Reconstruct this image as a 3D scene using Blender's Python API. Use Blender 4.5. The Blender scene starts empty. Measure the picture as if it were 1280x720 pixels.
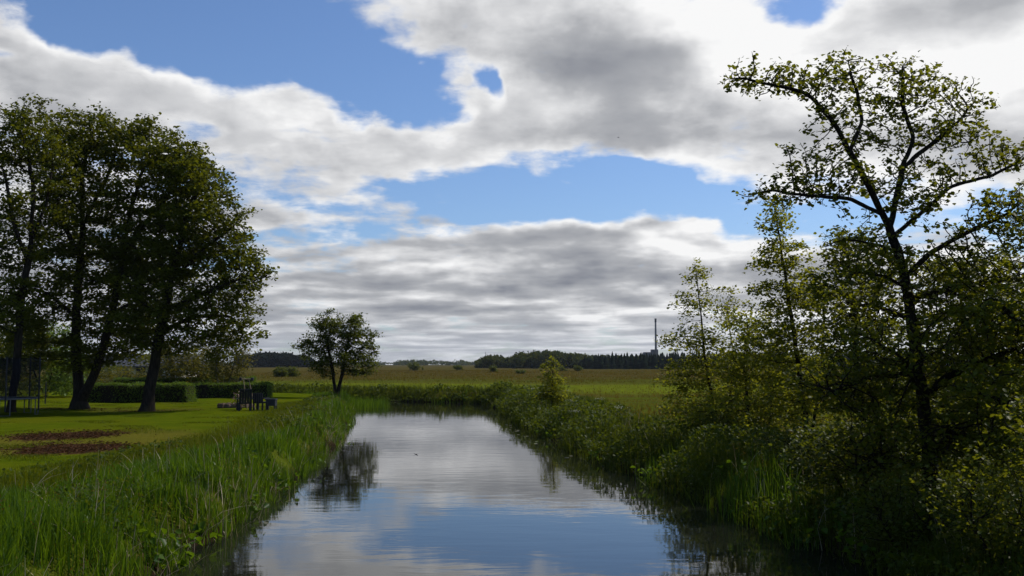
import bpy, math, random
import numpy as np
from mathutils import Vector

random.seed(7)
rng = np.random.default_rng(11)
R = math.radians
sc = bpy.context.scene
COL = sc.collection

# ------------------------------------------------------------------ camera
CAM_H, FPX = 3.0, 1229.0                     # eye height over the water (m), focal length in units of a 1280-wide frame
PITCH = math.atan(95 / FPX)
cam_d = bpy.data.cameras.new('camera'); cam = bpy.data.objects.new('camera', cam_d); COL.objects.link(cam)
cam.location = (0, 0, CAM_H); cam.rotation_euler = (math.pi / 2 + PITCH, 0, 0)
cam_d.sensor_width = 36; cam_d.lens = 36 * FPX / 1280; cam_d.clip_start = 0.1; cam_d.clip_end = 20000
sc.camera = cam
sc.view_settings.view_transform = 'Standard'; sc.view_settings.look = 'None'
sc.view_settings.exposure = EXPO = 0.0; sc.view_settings.gamma = 1; sc.view_settings.use_curve_mapping = False
sc.render.engine = 'CYCLES'
cy = sc.cycles
cy.max_bounces = 6; cy.diffuse_bounces = 3; cy.glossy_bounces = 3; cy.transmission_bounces = 3; cy.transparent_max_bounces = 6
cy.caustics_reflective = False; cy.caustics_refractive = False; cy.sample_clamp_indirect = 4.0
cy.use_denoising = True
SUN_AZ, SUN_EL = 56.0, 48.0                  # clockwise from the view axis +Y

# ------------------------------------------------------------------ world: Nishita sky with broken cumulus over it
world = bpy.data.worlds.new('World'); sc.world = world; world.use_nodes = True
NT = world.node_tree; NT.nodes.clear()
class G:
    """small node-graph writer"""
    def __init__(s, nt): s.nt = nt
    def n(s, t, **kw):
        nd = s.nt.nodes.new(t)
        for k, v in kw.items(): setattr(nd, k, v)
        return nd
    def put(s, sock, v):
        if hasattr(v, 'is_output'): s.nt.links.new(v, sock)
        elif v is not None: sock.default_value = v
    def m(s, op, a, b=None, c=None, clamp=False):
        nd = s.n('ShaderNodeMath', operation=op, use_clamp=clamp)
        for i, v in enumerate((a, b, c)):
            if v is not None: s.put(nd.inputs[i], v)
        return nd.outputs[0]
    def vm(s, op, a, b=None, out=0):
        nd = s.n('ShaderNodeVectorMath', operation=op); s.put(nd.inputs[0], a)
        if b is not None: s.put(nd.inputs[1], b)
        return nd.outputs[out]
    def comb(s, x, y, z=0.0):
        nd = s.n('ShaderNodeCombineXYZ')
        for i, v in enumerate((x, y, z)): s.put(nd.inputs[i], v)
        return nd.outputs[0]
    def noise(s, v, scale, detail=2, rough=.5, dist=0.0, out=0):
        nd = s.n('ShaderNodeTexNoise'); s.put(nd.inputs['Vector'], v)
        nd.inputs['Scale'].default_value = scale; nd.inputs['Detail'].default_value = detail
        nd.inputs['Roughness'].default_value = rough; nd.inputs['Distortion'].default_value = dist
        return nd.outputs[out]
    def ramp(s, v, a, b, lo=0.0, hi=1.0, smooth=True):
        nd = s.n('ShaderNodeMapRange', interpolation_type='SMOOTHSTEP' if smooth else 'LINEAR')
        s.put(nd.inputs[0], v)
        for i, x in enumerate((a, b, lo, hi)): nd.inputs[i + 1].default_value = x
        return nd.outputs[0]
    def mix(s, f, a, b, blend='MIX'):
        nd = s.n('ShaderNodeMix', data_type='RGBA', blend_type=blend)
        s.put(nd.inputs[0], f)
        for i, v in ((6, a), (7, b)):
            if isinstance(v, tuple) and len(v) == 3: v = v + (1,)
            s.put(nd.inputs[i], v)
        return nd.outputs[2]
    def map(s, v, loc=(0, 0, 0), rot=(0, 0, 0), scl=(1, 1, 1), kind='POINT'):
        nd = s.n('ShaderNodeMapping', vector_type=kind); s.put(nd.inputs[0], v)
        nd.inputs[1].default_value = loc; nd.inputs[2].default_value = rot; nd.inputs[3].default_value = scl
        return nd.outputs[0]

g = G(NT)
sky = g.n('ShaderNodeTexSky', sky_type='NISHITA', sun_disc=False)
sky.sun_elevation = R(SUN_EL); sky.sun_rotation = R(SUN_AZ)
sky.air_density = 1.0; sky.dust_density = 0.6; sky.ozone_density = 2.0
tc = g.n('ShaderNodeTexCoord'); dirv = tc.outputs['Generated']
sep = g.n('ShaderNodeSeparateXYZ'); g.put(sep.inputs[0], dirv)
X, Y, Z = sep.outputs
az = g.m('MULTIPLY', g.m('ARCTAN2', X, Y), 57.29578)
el = g.m('MULTIPLY', g.m('ARCSINE', Z), 57.29578)
Zc = g.m('ADD', g.m('MAXIMUM', Z, 0.0), 0.14)
plane = g.comb(g.m('DIVIDE', X, Zc), g.m('DIVIDE', Y, Zc), 0.0)     # where the ray meets the cloud layer
ang0 = g.comb(az, el, 0.0)
# warp the layout a little so that the cloud masses have ragged outlines
wn = g.noise(ang0, 0.16, 4, .6, out=1)
warp = g.vm('SCALE', g.vm('SUBTRACT', wn, (0.5, 0.5, 0.5))); warp.node.inputs[3].default_value = 5.0
warp2 = g.vm('MULTIPLY', warp, (1.0, 0.55, 0.0))
ang = g.vm('ADD', ang0, warp2)
CLOUDS = [(-17.91,14.75,13.52,2.80,-8,0.75),(-9.37,12.14,6.99,2.56,-12,0.7),(-24.54,15.37,5.59,2.33,0,0.4),(-27.33,17.61,2.33,1.86,0,0.7),
 (-14.27,8.35,7.93,2.10,0,0.5),(3.81,18.10,10.72,5.13,5,0.8),(8.94,14.85,10.72,4.20,0,0.75),(0.00,19.88,10.26,2.33,0,0.7),(-1.89,13.20,5.13,1.63,15,0.5),
 (20.85,14.08,9.79,6.06,0,0.8),(26.93,17.08,10.26,5.13,0,0.8),(14.86,15.41,6.06,4.20,0,0.6),(2.81,5.81,19.58,2.80,0,0.55),(5.61,7.18,6.06,1.77,0,0.6),
 (-0.94,7.21,5.13,1.40,0,0.3),(14.22,5.64,9.32,2.10,0,0.35),(0.00,2.56,80,3.20,0,0.7),(2.59,9.85,1.86,0.61,0,0.5),(11.14,8.08,1.12,0.56,0,0.5),
 (-3.76,9.61,1.68,0.56,0,0.5),(13.44,11.07,2.80,1.40,0,0.3),
 (-16.25,18.31,12.59,2.56,-3,-0.9),(-7.56,16.01,4.66,1.96,-12,-0.8),(-4.49,14.07,2.33,1.40,-20,-0.5),(-1.33,15.9,.6,1.5,28,-0.7),(-.5,14.6,1.2,.5,20,-.35),
 (3.30,10.21,9.79,1.96,0,-0.6),(-1.88,9.30,3.73,1.17,0,-0.3),(16.27,18.94,2.24,1.31,0,-1.0),(20.54,17.68,1.86,0.65,0,-0.6),(10.25,9.39,7.46,1.86,0,-0.35),
 (-9.62,14.02,1.59,0.75,0,-0.6),(-18.30,13.34,2.33,0.75,-10,-0.6),(17.31,7.78,4.20,1.40,0,-0.5),(-11.15,8.99,3.26,0.56,-5,-0.3),(-7.96,9.90,2.80,0.65,0,-0.35),(-13.0,6.9,6.0,.45,2,-.4),(-4,7.6,3.5,.4,-4,-.4),(-24,11.2,5,.8,-6,-.5),(-20,9.6,4,.5,0,-.4),(-6.3,17.9,2.4,.8,0,.35),(-3.2,16.4,1.2,.9,30,.4),(-6.0,15.3,1.5,.5,20,.35),(-10.5,16.3,1.6,.35,-10,.3),(8.5,10.3,1.6,.4,0,.4),(0.5,11.2,1.5,.5,10,.35),(15.6,9.3,2.5,.6,0,.4),(-25,9.5,8,5.5,0,.8),(-12.5,13.2,2.2,.6,-15,-.5),(-5.6,12.6,1.6,.5,10,-.4),(-20,16.4,3.0,.6,-5,-.35),(-9.5,7.4,3.5,.45,0,-.4),(-16,5.6,5,.35,0,-.35),(2.5,9.2,1.4,.4,0,.3),(6.6,11.6,2.4,.5,0,-.3),(-25.2,17.2,2.6,1.0,-5,-.9),(-28,16.0,1.8,.45,0,-.6),(-22.5,16.6,1.4,.5,0,.4),
 # the sky above the frame, seen only in the river: a blue gap under a high cloud
 (0,25.5,16,2.6,0,-0.55),(4,31,30,3.5,0,0.4),(40,32,22,22,0,0.4),(0,60,70,18,0,-0.1)]
DARKS = [(6.17,17.38,6.06,1.96,0,0.8),(8.00,13.54,5.13,1.40,0,0.6),(25.98,11.91,3.73,1.68,0,0.8),(25.42,18.09,4.20,1.63,0,0.6),(0.47,5.12,4.20,0.51,0,0.5),
 (5.62,7.41,3.73,0.93,0,0.4),(10.18,4.81,7.46,0.65,0,0.35),(-3.81,19.19,3.73,1.17,0,0.3),(14.79,11.90,2.80,1.17,0,0.35),(14.01,17.63,3.26,2.10,0,-0.7),
 (23.34,15.30,5.59,2.10,0,-0.8),(10.40,19.58,3.73,1.17,0,-0.5),(11.19,11.39,4.20,0.93,0,-0.4),(-17.94,15.2,10,1.8,-8,-0.32),(-8,12.8,5,1.4,-15,-.2),(-1,17.5,3,2.5,0,-.25),(2.37,15.46,1.86,1.17,0,-0.3),(4.66,8.4,3.2,.45,0,-.5),(-1.5,7.8,3.0,.4,0,-.45),(-4.7,5.3,3.5,.35,0,-.4),(5,3.0,4,.22,0,-.4),(9.5,6.6,2.6,.4,-8,-.4),(21,15.8,3.6,1.0,6,.42),(18.5,12.6,2.6,.7,0,.4),(17.5,17.2,1.8,.6,0,.3),(28,14.6,3,.6,0,.3),(12.5,15.4,1.6,.9,20,.25),(-9,6.2,3,.4,0,-.35)]
def blobs(lst, v, edge=1.5, first=0.0):
    # the running sum rides along in z (scaled to nothing) so that the blobs are evaluated one after another
    acc = first; sv_ = g.n('ShaderNodeSeparateXYZ'); g.put(sv_.inputs[0], v)
    for (a, e, ra, re, t, w) in lst:
        q = g.map(g.comb(sv_.outputs[0], sv_.outputs[1], acc), (a, e, 0), (0, 0, R(t)), (ra * edge, re * edge, 1e6), 'TEXTURE')
        r = g.ramp(g.vm('LENGTH', q, out=1), 1.0, 0.15, 0.0, w)
        acc = g.m('ADD', r, acc)
    return acc
lay = g.m('MINIMUM', blobs(CLOUDS, ang), 1.0)
n1 = g.noise(plane, 2.6, 8, .55, 0.1)
sdir = (math.sin(R(SUN_AZ)) * .07, math.cos(R(SUN_AZ)) * .07, 0)
n1s = g.noise(g.vm('ADD', plane, sdir), 2.6, 3, .5, 0.1)
n1b = g.noise(plane, 2.6, 3, .5, 0.1)
stripe = g.noise(g.map(ang, scl=(.075, .62, 1)), 1.0, 4, .55, .3)
n2 = g.noise(g.map(ang0, scl=(.8, 1.25, 1)), 0.42, 6, .55)
fb = g.m('ADD', g.m('MULTIPLY', g.m('SUBTRACT', n1, 0.5), 1.75), g.m('MULTIPLY', g.m('SUBTRACT', n2, 0.5), 1.25))
D = g.m('ADD', lay, fb)
wisp = g.noise(plane, 5.5, 9, .62, .25)
alpha = g.ramp(g.m('ADD', D, g.m('MULTIPLY', g.m('SUBTRACT', wisp, 0.5), 1.15)), 0.03, 0.66)
dk = blobs(DARKS, ang, 1.8)
relief = g.m('MULTIPLY', g.m('SUBTRACT', n1s, n1b), 0.9)
low = g.m('MULTIPLY', g.ramp(el, 12.0, 4.0), g.m('ADD', 0.35, g.m('MULTIPLY', g.m('SUBTRACT', stripe, 0.5), 3.5)))                                                # the far, flat-bottomed layer is greyer
thick = g.m('ADD', g.m('ADD', g.m('MULTIPLY', g.ramp(D, 0.35, 1.25), 0.30), g.m('MULTIPLY', dk, 0.58)),
            g.m('ADD', relief, g.m('MULTIPLY', low, 0.30)))
lnel = g.m('LOGARITHM', g.m('MAXIMUM', el, 0.6), math.e)
pa = g.comb(g.m('MULTIPLY', az, .13), g.m('MULTIPLY', lnel, 3.0), 0.0)
ra_ = g.noise(pa, 1.0, 4, .5, .25); rb_ = g.noise(g.vm('ADD', pa, (.06, .34, 0)), 1.0, 3, .5, .25)
rowd = g.m('MULTIPLY', g.m('ADD', g.m('MULTIPLY', g.m('SUBTRACT', rb_, ra_), 2.9), g.m('MULTIPLY', g.m('SUBTRACT', ra_, .47), 1.5)), g.m('MULTIPLY', g.ramp(el, 10.5, 7.5), 0.72))
thick = g.m('ADD', g.m('ADD', thick, rowd), g.m('MULTIPLY', g.m('SUBTRACT', 0.5, wisp), 0.40))
sunprox = g.m('MULTIPLY', g.ramp(g.vm('DISTANCE', ang0, (30, 24, 0), out=1), 50.0, 4.0), -0.36)
thick = g.m('ADD', g.m('ADD', thick, sunprox), 0.21, clamp=False)
cr = g.n('ShaderNodeValToRGB'); g.put(cr.inputs[0], thick)
E_ = cr.color_ramp.elements
E_[0].position = 0.0; E_[0].color = (1.0, 1.0, 1.0, 1)
E_[1].position = 1.0; E_[1].color = (0.235, 0.25, 0.29, 1)
for p, c in ((0.22, (.74, .745, .76, 1)), (0.5, (.46, .47, .495, 1))):
    x = E_.new(p); x.color = c
CLOUD_GAIN = 9.5
cl = g.vm('SCALE', cr.outputs[0]); cl.node.inputs[3].default_value = CLOUD_GAIN
horizon = g.ramp(el, 3.5, 0.0)
cl2 = g.mix(g.m('MULTIPLY', horizon, 0.45), cl, tuple(CLOUD_GAIN * c for c in (.50, .54, .62)))
deep = g.mix(1.0, sky.outputs[0], (.78, .93, 1.17), 'MULTIPLY')
skyc = g.mix(alpha, deep, cl2)
bg = g.n('ShaderNodeBackground'); g.put(bg.inputs[0], skyc); bg.inputs[1].default_value = 0.10
wo = g.n('ShaderNodeOutputWorld'); NT.links.new(bg.outputs[0], wo.inputs[0])
world.cycles.sampling_method = 'MANUAL'; world.cycles.sample_map_resolution = 512

sun_d = bpy.data.lights.new('sun', 'SUN'); sun_d.energy = 3.5; sun_d.angle = R(0.5); sun_d.color = (1.0, 0.94, 0.84)
sun = bpy.data.objects.new('sun', sun_d); COL.objects.link(sun)
sv = Vector((math.sin(R(SUN_AZ)) * math.cos(R(SUN_EL)), math.cos(R(SUN_AZ)) * math.cos(R(SUN_EL)), math.sin(R(SUN_EL))))
sun.rotation_euler = sv.to_track_quat('Z', 'Y').to_euler(); sun.location = sv * 60

# ------------------------------------------------------------------ helpers
def pt(px, py, Y):
    """world point at depth Y along a measured sight line"""
    u = (px - 640) / FPX; v = (360 - py) / FPX
    y = math.cos(PITCH) - math.sin(PITCH) * v; z = math.sin(PITCH) + math.cos(PITCH) * v
    t = Y / y
    return np.array((u * t, Y, CAM_H + z * t))
def tag(o, label=None, cat=None, group=None, kind=None):
    for k, v in (('label', label), ('category', cat), ('group', group), ('kind', kind)):
        if v: o[k] = v
    return o
def mesh(name, V, faces, mat=None, parent=None, smooth=False, attrs=None):
    """faces: an (n,k) int array or a list of such arrays"""
    V = np.asarray(V, np.float32); fl = faces if isinstance(faces, list) else [faces]
    fl = [np.asarray(f, np.int32) for f in fl if len(f)]
    me = bpy.data.meshes.new(name)
    me.vertices.add(len(V)); me.vertices.foreach_set('co', V.ravel())
    idx = np.concatenate([f.ravel() for f in fl]); cnt = np.concatenate([np.full(len(f), f.shape[1], np.int32) for f in fl])
    me.loops.add(len(idx)); me.loops.foreach_set('vertex_index', idx)
    me.polygons.add(len(cnt)); st = np.zeros(len(cnt), np.int32); st[1:] = np.cumsum(cnt)[:-1]
    me.polygons.foreach_set('loop_start', st); me.polygons.foreach_set('loop_total', cnt)
    if smooth: me.polygons.foreach_set('use_smooth', np.ones(len(cnt), bool))
    for k, a in (attrs or {}).items():
        at = me.attributes.new(k, 'FLOAT', 'POINT'); at.data.foreach_set('value', np.asarray(a, np.float32))
    me.update(calc_edges=True)
    if mat: me.materials.append(mat)
    o = bpy.data.objects.new(name, me); COL.objects.link(o)
    if parent: o.parent = parent
    return o
def empty(name, loc, rz=0.0):
    o = bpy.data.objects.new(name, None); COL.objects.link(o); o.location = loc; o.rotation_euler = (0, 0, rz)
    o.empty_display_size = .2
    return o
class MB:
    """collects boxes and tubes into one mesh (local coordinates)"""
    def __init__(s): s.V = []; s.F = []
    def add(s, V, F):
        o = len(s.V); s.V += [tuple(v) for v in V]; s.F += [tuple(i + o for i in f) for f in F]
    def box(s, c, d, rot=(0, 0, 0), taper=1.0, bev=0.0):
        from mathutils import Euler
        M = Euler(rot).to_matrix(); h = [x / 2 for x in d]
        if bev <= 0:
            P = [(sx * h[0] * (taper if sz > 0 else 1), sy * h[1] * (taper if sz > 0 else 1), sz * h[2]) for sz in (-1, 1) for sx, sy in ((-1, -1), (1, -1), (1, 1), (-1, 1))]
            F = [(0, 3, 2, 1), (4, 5, 6, 7), (0, 1, 5, 4), (1, 2, 6, 5), (2, 3, 7, 6), (3, 0, 4, 7)]
        else:
            P = []; rings = [(-h[2], 1), (-h[2] + bev, 0), (h[2] - bev, 0), (h[2], 1)]
            for z, ins in rings:
                k = taper if z > 0 else 1.0; b = bev
                a0, b0 = h[0] * k - (b if ins else 0), h[1] * k - (b if ins else 0)
                q = b * (0.0 if ins else 0.6)
                for (x, y) in ((-a0 + q, -b0), (a0 - q, -b0), (a0, -b0 + q), (a0, b0 - q), (a0 - q, b0), (-a0 + q, b0), (-a0, b0 - q), (-a0, -b0 + q)): P.append((x, y, z))
            F = [tuple(range(7, -1, -1)), tuple(range(24, 32))]
            for r in range(3):
                for i in range(8): F.append((r * 8 + i, r * 8 + (i + 1) % 8, r * 8 + 8 + (i + 1) % 8, r * 8 + 8 + i))
        s.add([tuple(M @ Vector(p) + Vector(c)) for p in P], F); return s
    def tube(s, pts, rad, n=8):
        V, F = tube_np([np.array(p, float) for p in pts], rad if hasattr(rad, '__len__') else [rad] * len(pts), n, caps=True)
        s.add(V, F); return s
    def build(s, name, mat, parent=None, smooth=False):
        me = bpy.data.meshes.new(name); me.from_pydata(s.V, [], s.F); me.update()
        if smooth:
            for p in me.polygons: p.use_smooth = True
        if mat: me.materials.append(mat)
        o = bpy.data.objects.new(name, me); COL.objects.link(o)
        if parent: o.parent = parent
        return o
def tube_np(P, rad, n=6, caps=False, wob=0.0):
    P = np.array(P); k = len(P)
    T = np.gradient(P, axis=0); T /= np.linalg.norm(T, axis=1)[:, None] + 1e-9
    a = np.array((1.0, 0, 0)) if abs(T[0][0]) < .8 else np.array((0, 1.0, 0))
    V = []; u = a - T[0] * a.dot(T[0])
    for i in range(k):
        u = u - T[i] * u.dot(T[i]); u /= np.linalg.norm(u) + 1e-9; w = np.cross(T[i], u)
        for j in range(n):
            t = 2 * math.pi * j / n
            rr = rad[i] * (1 + wob * math.sin(t * 3 + i * .7) + wob * .6 * math.sin(t * 5 - i * .4))
            V.append(P[i] + (u * math.cos(t) + w * math.sin(t)) * rr)
    F = [(i * n + j, i * n + (j + 1) % n, (i + 1) * n + (j + 1) % n, (i + 1) * n + j) for i in range(k - 1) for j in range(n)]
    if caps: F += [tuple(range(n - 1, -1, -1)), tuple((k - 1) * n + j for j in range(n))]
    return V, F

# ------------------------------------------------------------------ materials
def new_mat(name):
    m = bpy.data.materials.new(name); m.use_nodes = True; m.node_tree.nodes.clear()
    return m, G(m.node_tree)
def finish(gg, sh):
    o = gg.n('ShaderNodeOutputMaterial'); gg.nt.links.new(sh, o.inputs[0])
def pbsdf(gg, col, rough=.8, spec=.3, bump=None, metal=0.0, bdist=.02, bstr=.6):
    p = gg.n('ShaderNodeBsdfPrincipled'); gg.put(p.inputs['Base Color'], col + (1,) if isinstance(col, tuple) and len(col) == 3 else col)
    gg.put(p.inputs['Roughness'], rough); p.inputs['Specular IOR Level'].default_value = spec; p.inputs['Metallic'].default_value = metal
    if bump is not None:
        b = gg.n('ShaderNodeBump'); b.inputs['Strength'].default_value = bstr; b.inputs['Distance'].default_value = bdist
        gg.put(b.inputs['Height'], bump); gg.nt.links.new(b.outputs[0], p.inputs['Normal'])
    return p.outputs[0]
def attr(gg, name): 
    a = gg.n('ShaderNodeAttribute'); a.attribute_name = name; return a.outputs['Fac']
def leaf_mat(name, c0, c1, trans=.45, tcol=None, rough=.5, spec=.22, big=0.0):
    """two-sided leaf: diffuse + gloss + light coming through; tint varies leaf by leaf (attribute rnd)"""
    m, q = new_mat(name)
    f = attr(q, 'rnd')
    col = q.mix(f, c0, c1)
    if tcol is None: tcol = tuple(min(1, x * k) for x, k in zip(c1, (1.7, 1.45, .7)))
    p = q.n('ShaderNodeBsdfPrincipled'); q.put(p.inputs['Base Color'], col); p.inputs['Roughness'].default_value = rough; p.inputs['Specular IOR Level'].default_value = spec
    t = q.n('ShaderNodeBsdfTranslucent'); q.put(t.inputs[0], q.mix(f, tuple(x * .75 for x in tcol), tcol))
    mx = q.n('ShaderNodeMixShader'); mx.inputs[0].default_value = trans
    q.nt.links.new(p.outputs[0], mx.inputs[1]); q.nt.links.new(t.outputs[0], mx.inputs[2]); finish(q, mx.outputs[0]); return m
def bark_mat(name, c0, c1, sc_=1.0):
    m, q = new_mat(name); tcn = q.n('ShaderNodeTexCoord'); v = q.map(tcn.outputs['Object'], scl=(9 * sc_, 9 * sc_, 1.6 * sc_))
    n = q.noise(v, 1.6, 6, .65, .6); n2_ = q.noise(tcn.outputs['Object'], .9, 3)
    col = q.mix(q.ramp(n, .3, .7), c0, c1); col = q.mix(q.m('MULTIPLY', q.ramp(n2_, .5, .7), .4), col, (.032, .034, .014))
    finish(q, pbsdf(q, col, .95, .03, n, bdist=.03, bstr=.9)); return m
def plain_mat(name, col, rough=.6, spec=.3, var=.25, scale=4.0, metal=0.0):
    m, q = new_mat(name); tcn = q.n('ShaderNodeTexCoord'); n = q.noise(tcn.outputs['Object'], scale, 4, .6)
    c = q.mix(q.ramp(n, .3, .7), tuple(x * (1 - var) for x in col), tuple(min(1, x * (1 + var)) for x in col))
    finish(q, pbsdf(q, c, rough, spec, n, metal, .004, .3)); return m

M = {}
M['bark_dark'] = bark_mat('bark_dark', (.011, .009, .007), (.042, .033, .025))
M['bark_alder'] = bark_mat('bark_alder', (.010, .008, .006), (.036, .029, .021), 2.0)
M['bark_birch'] = bark_mat('bark_birch', (.10, .09, .07), (.35, .33, .28), 2.0)
M['leaf_big'] = leaf_mat('leaf_big', (.042, .062, .005), (.092, .112, .009), .46, spec=.12)
M['leaf_alder'] = leaf_mat('leaf_alder', (.050, .074, .005), (.122, .146, .012), .54, spec=.18)
M['leaf_young'] = leaf_mat('leaf_young', (.078, .112, .006), (.175, .200, .016), .60, spec=.18)
M['leaf_bush'] = leaf_mat('leaf_bush', (.038, .066, .006), (.088, .115, .012), .46, spec=.14)
M['leaf_herb'] = leaf_mat('leaf_herb', (.028, .054, .005), (.074, .104, .009), .44, spec=.10)
M['leaf_olive'] = leaf_mat('leaf_olive', (.055, .062, .010), (.11, .11, .020), .45, spec=.12)
M['leaf_hedge'] = leaf_mat('leaf_hedge', (.05, .10, .012), (.11, .18, .025), .40, spec=.12)
M['leaf_far'] = leaf_mat('leaf_far', (.035, .050, .015), (.075, .092, .026), .25, spec=0)
M['leaf_conifer'] = leaf_mat('leaf_conifer', (.008, .014, .009), (.018, .027, .014), .1, spec=0)
M['reed'] = leaf_mat('reed', (.026, .078, .004), (.080, .150, .008), .50, rough=.4, spec=.16)
M['reed_dry'] = leaf_mat('reed_dry', (.22, .18, .10), (.45, .38, .25), .3, tcol=(.4, .32, .18))
M['bank_blade'] = leaf_mat('bank_blade', (.026, .050, .005), (.070, .098, .008), .42, spec=.12)
M['lawn_blade'] = leaf_mat('lawn_blade', (.048, .082, .003), (.098, .122, .005), .42, spec=.08)
M['meadow_blade'] = leaf_mat('meadow_blade', (.085, .120, .006), (.105, .078, .014), .4, spec=.05)
M['flower'] = leaf_mat('flower', (.5, .5, .42), (.75, .74, .66), .3, tcol=(.6, .6, .5))
M['pale'] = plain_mat('pale', (.30, .29, .20), .9, .1)
M['charcoal'] = plain_mat('charcoal', (.012, .013, .018), .6)
M['wood_pale'] = plain_mat('wood_pale', (.28, .20, .12), .7)
M['steel'] = plain_mat('steel', (.10, .10, .10), .7, .2)
M['roof'] = plain_mat('roof', (.055, .058, .068), .8)
M['wall'] = plain_mat('wall', (.50, .46, .40), .9)
M['stone'] = plain_mat('stone', (.10, .07, .05), .95, .1)
M['concrete'] = plain_mat('concrete', (.07, .075, .085), .9, scale=.1)
M['glass'] = plain_mat('glass', (.02, .025, .03), .1, .6)

# ------------------------------------------------------------------ river course and terrain
RIVER = np.array([(-4.6,-25),(-4.6,6),(-4.85,14),(-5.15,19),(-5.5,26),(-6.4,36),(-8.0,50),(-10.6,66),(-11.9,71.5),(-14,74.5),(-18,77),(-30,81),(-60,86),(-130,96),
                  (-130,104),(-60,94),(-30,88.5),(-15,82.5),(-8.8,78.8),(-4.2,77),(-2.4,74.5),(-1.5,71),(-1.0,64),(0,50),(1.35,39),(2.55,30),(3.3,25.8),(4.15,20.6),(4.8,16),(5.15,14.2),(6.2,6),(6.2,-25)], float)
def river_sd(x, y):
    """metres to the waterline, negative in the water"""
    P = np.stack([x, y], -1); d2 = np.full(x.shape, 1e9); ins = np.zeros(x.shape, bool)
    for i in range(len(RIVER)):
        a, b = RIVER[i], RIVER[(i + 1) % len(RIVER)]; ab = b - a
        t = np.clip(((P - a) @ ab) / (ab @ ab), 0, 1); q = P - a - t[..., None] * ab
        d2 = np.minimum(d2, (q ** 2).sum(-1))
        c = (a[1] > y) != (b[1] > y)
        with np.errstate(divide='ignore', invalid='ignore'):
            ins ^= c & (x < (b[0] - a[0]) * (y - a[1]) / (b[1] - a[1] + 1e-12) + a[0])
    return np.where(ins, -1, 1) * np.sqrt(d2)
def sm(a, b, x):
    t = np.clip((x - a) / (b - a), 0, 1); return t * t * (3 - 2 * t)
def vnoise(x, y, s, seed=0):
    """cheap smooth 2-D noise, about -1..1"""
    r = np.random.default_rng(seed); acc = 0
    for k in range(6):
        a = r.uniform(0, 2 * math.pi); f = s * r.uniform(.6, 1.7); p = r.uniform(0, 6.28)
        acc = acc + np.sin((x * math.cos(a) + y * math.sin(a)) * f + p + 1.3 * np.sin((y * math.cos(a) - x * math.sin(a)) * f * .7 + p * 2))
    return acc / 3.2
def height(x, y):
    x = np.asarray(x, float); y = np.asarray(y, float)
    sd = river_sd(x, y) + .25 * vnoise(x, y, 2.2, 3) * sm(-3, -.2, river_sd(x, y))
    land = np.where(x < 0, .80, .62) + .05 * vnoise(x, y, .35, 1) + .02 * vnoise(x, y, 1.7, 2)
    land = land + sm(120, 500, y) * (.15 + .25 * vnoise(x, y, .01, 5))
    return -.9 + (land + .9) * sm(-1.0, 1.25, sd)
def spaced(lo, hi, step, far, k=1.12):
    a = list(np.arange(lo, hi + 1e-6, step)); s = step
    while a[-1] < far: s *= k; a.append(a[-1] + s)
    s = step; b = [lo]
    while b[-1] > -far: s *= k; b.append(b[-1] - s)
    return np.array(b[:0:-1] + a)
gx = spaced(-26, 16, .33, 2300); gy = spaced(4, 100, .36, 2300)
gy = gy[gy > -60]
GX, GY = np.meshgrid(gx, gy); GZ = height(GX, GY)
def border(y):
    """x of the line where mown lawn meets the reed belt"""
    return np.interp(y, [-30, 10, 20, 26, 32, 40, 50, 60, 72, 80], [-11, -9.6, -8.4, -8.0, -8.0, -8.9, -10.4, -12.2, -14.2, -18])
nx, ny = len(gx), len(gy)
ii = (np.arange(ny - 1)[:, None] * nx + np.arange(nx - 1)[None]).ravel()
quads = np.stack([ii, ii + 1, ii + nx + 1, ii + nx], 1)
V = np.stack([GX, GY, GZ], -1).reshape(-1, 3)
cx = V[quads].mean(1); lawn_f = (cx[:, 0] < border(cx[:, 1]) + .2) & (cx[:, 1] < 84) & (cx[:, 0] > -90) & (river_sd(cx[:, 0], cx[:, 1]) > .6)
def compact(f):
    u, inv = np.unique(f.ravel(), return_inverse=True); return V[u], inv.reshape(f.shape)

def ground_mat():
    m, q = new_mat('meadow_ground'); geo = q.n('ShaderNodeNewGeometry'); P = geo.outputs['Position']
    sp = q.n('ShaderNodeSeparateXYZ'); q.put(sp.inputs[0], P)
    band = q.noise(q.map(P, scl=(.012, .055, 0)), 1.0, 5, .6, .4)
    band2 = q.noise(q.map(P, scl=(.006, .05, 0), loc=(30, 10, 0)), 1.0, 3, .5, .3)
    fine = q.noise(q.map(P, scl=(.8, 1.0, 1)), 1.3, 6, .7); mid = q.noise(P, .18, 4, .6)
    c = q.mix(q.ramp(band, .40, .60), (.092, .078, .014), (.085, .112, .008))
    c = q.mix(q.m('MULTIPLY', q.ramp(band2, .52, .66), .8), c, (.11, .070, .030))
    c = q.mix(q.m('MULTIPLY', q.ramp(mid, .5, .62), .6), c, (.10, .115, .010))
    far = q.ramp(sp.outputs[1], 110, 190)
    c = q.mix(q.m('MULTIPLY', far, .72), c, (.095, .064, .022))
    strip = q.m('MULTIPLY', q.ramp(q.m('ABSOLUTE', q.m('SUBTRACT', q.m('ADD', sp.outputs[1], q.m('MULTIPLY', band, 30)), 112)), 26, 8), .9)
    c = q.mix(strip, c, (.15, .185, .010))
    c = q.mix(q.ramp(fine, .35, .72), q.mix(.55, c, (.03, .032, .008)), c)
    wet = q.ramp(sp.outputs[2], .42, .05)
    c = q.mix(wet, c, (.022, .016, .009))
    finish(q, pbsdf(q, c, 1.0, 0.0, q.noise(P, 3.0, 5, .7), bdist=.12, bstr=.8)); return m
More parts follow.
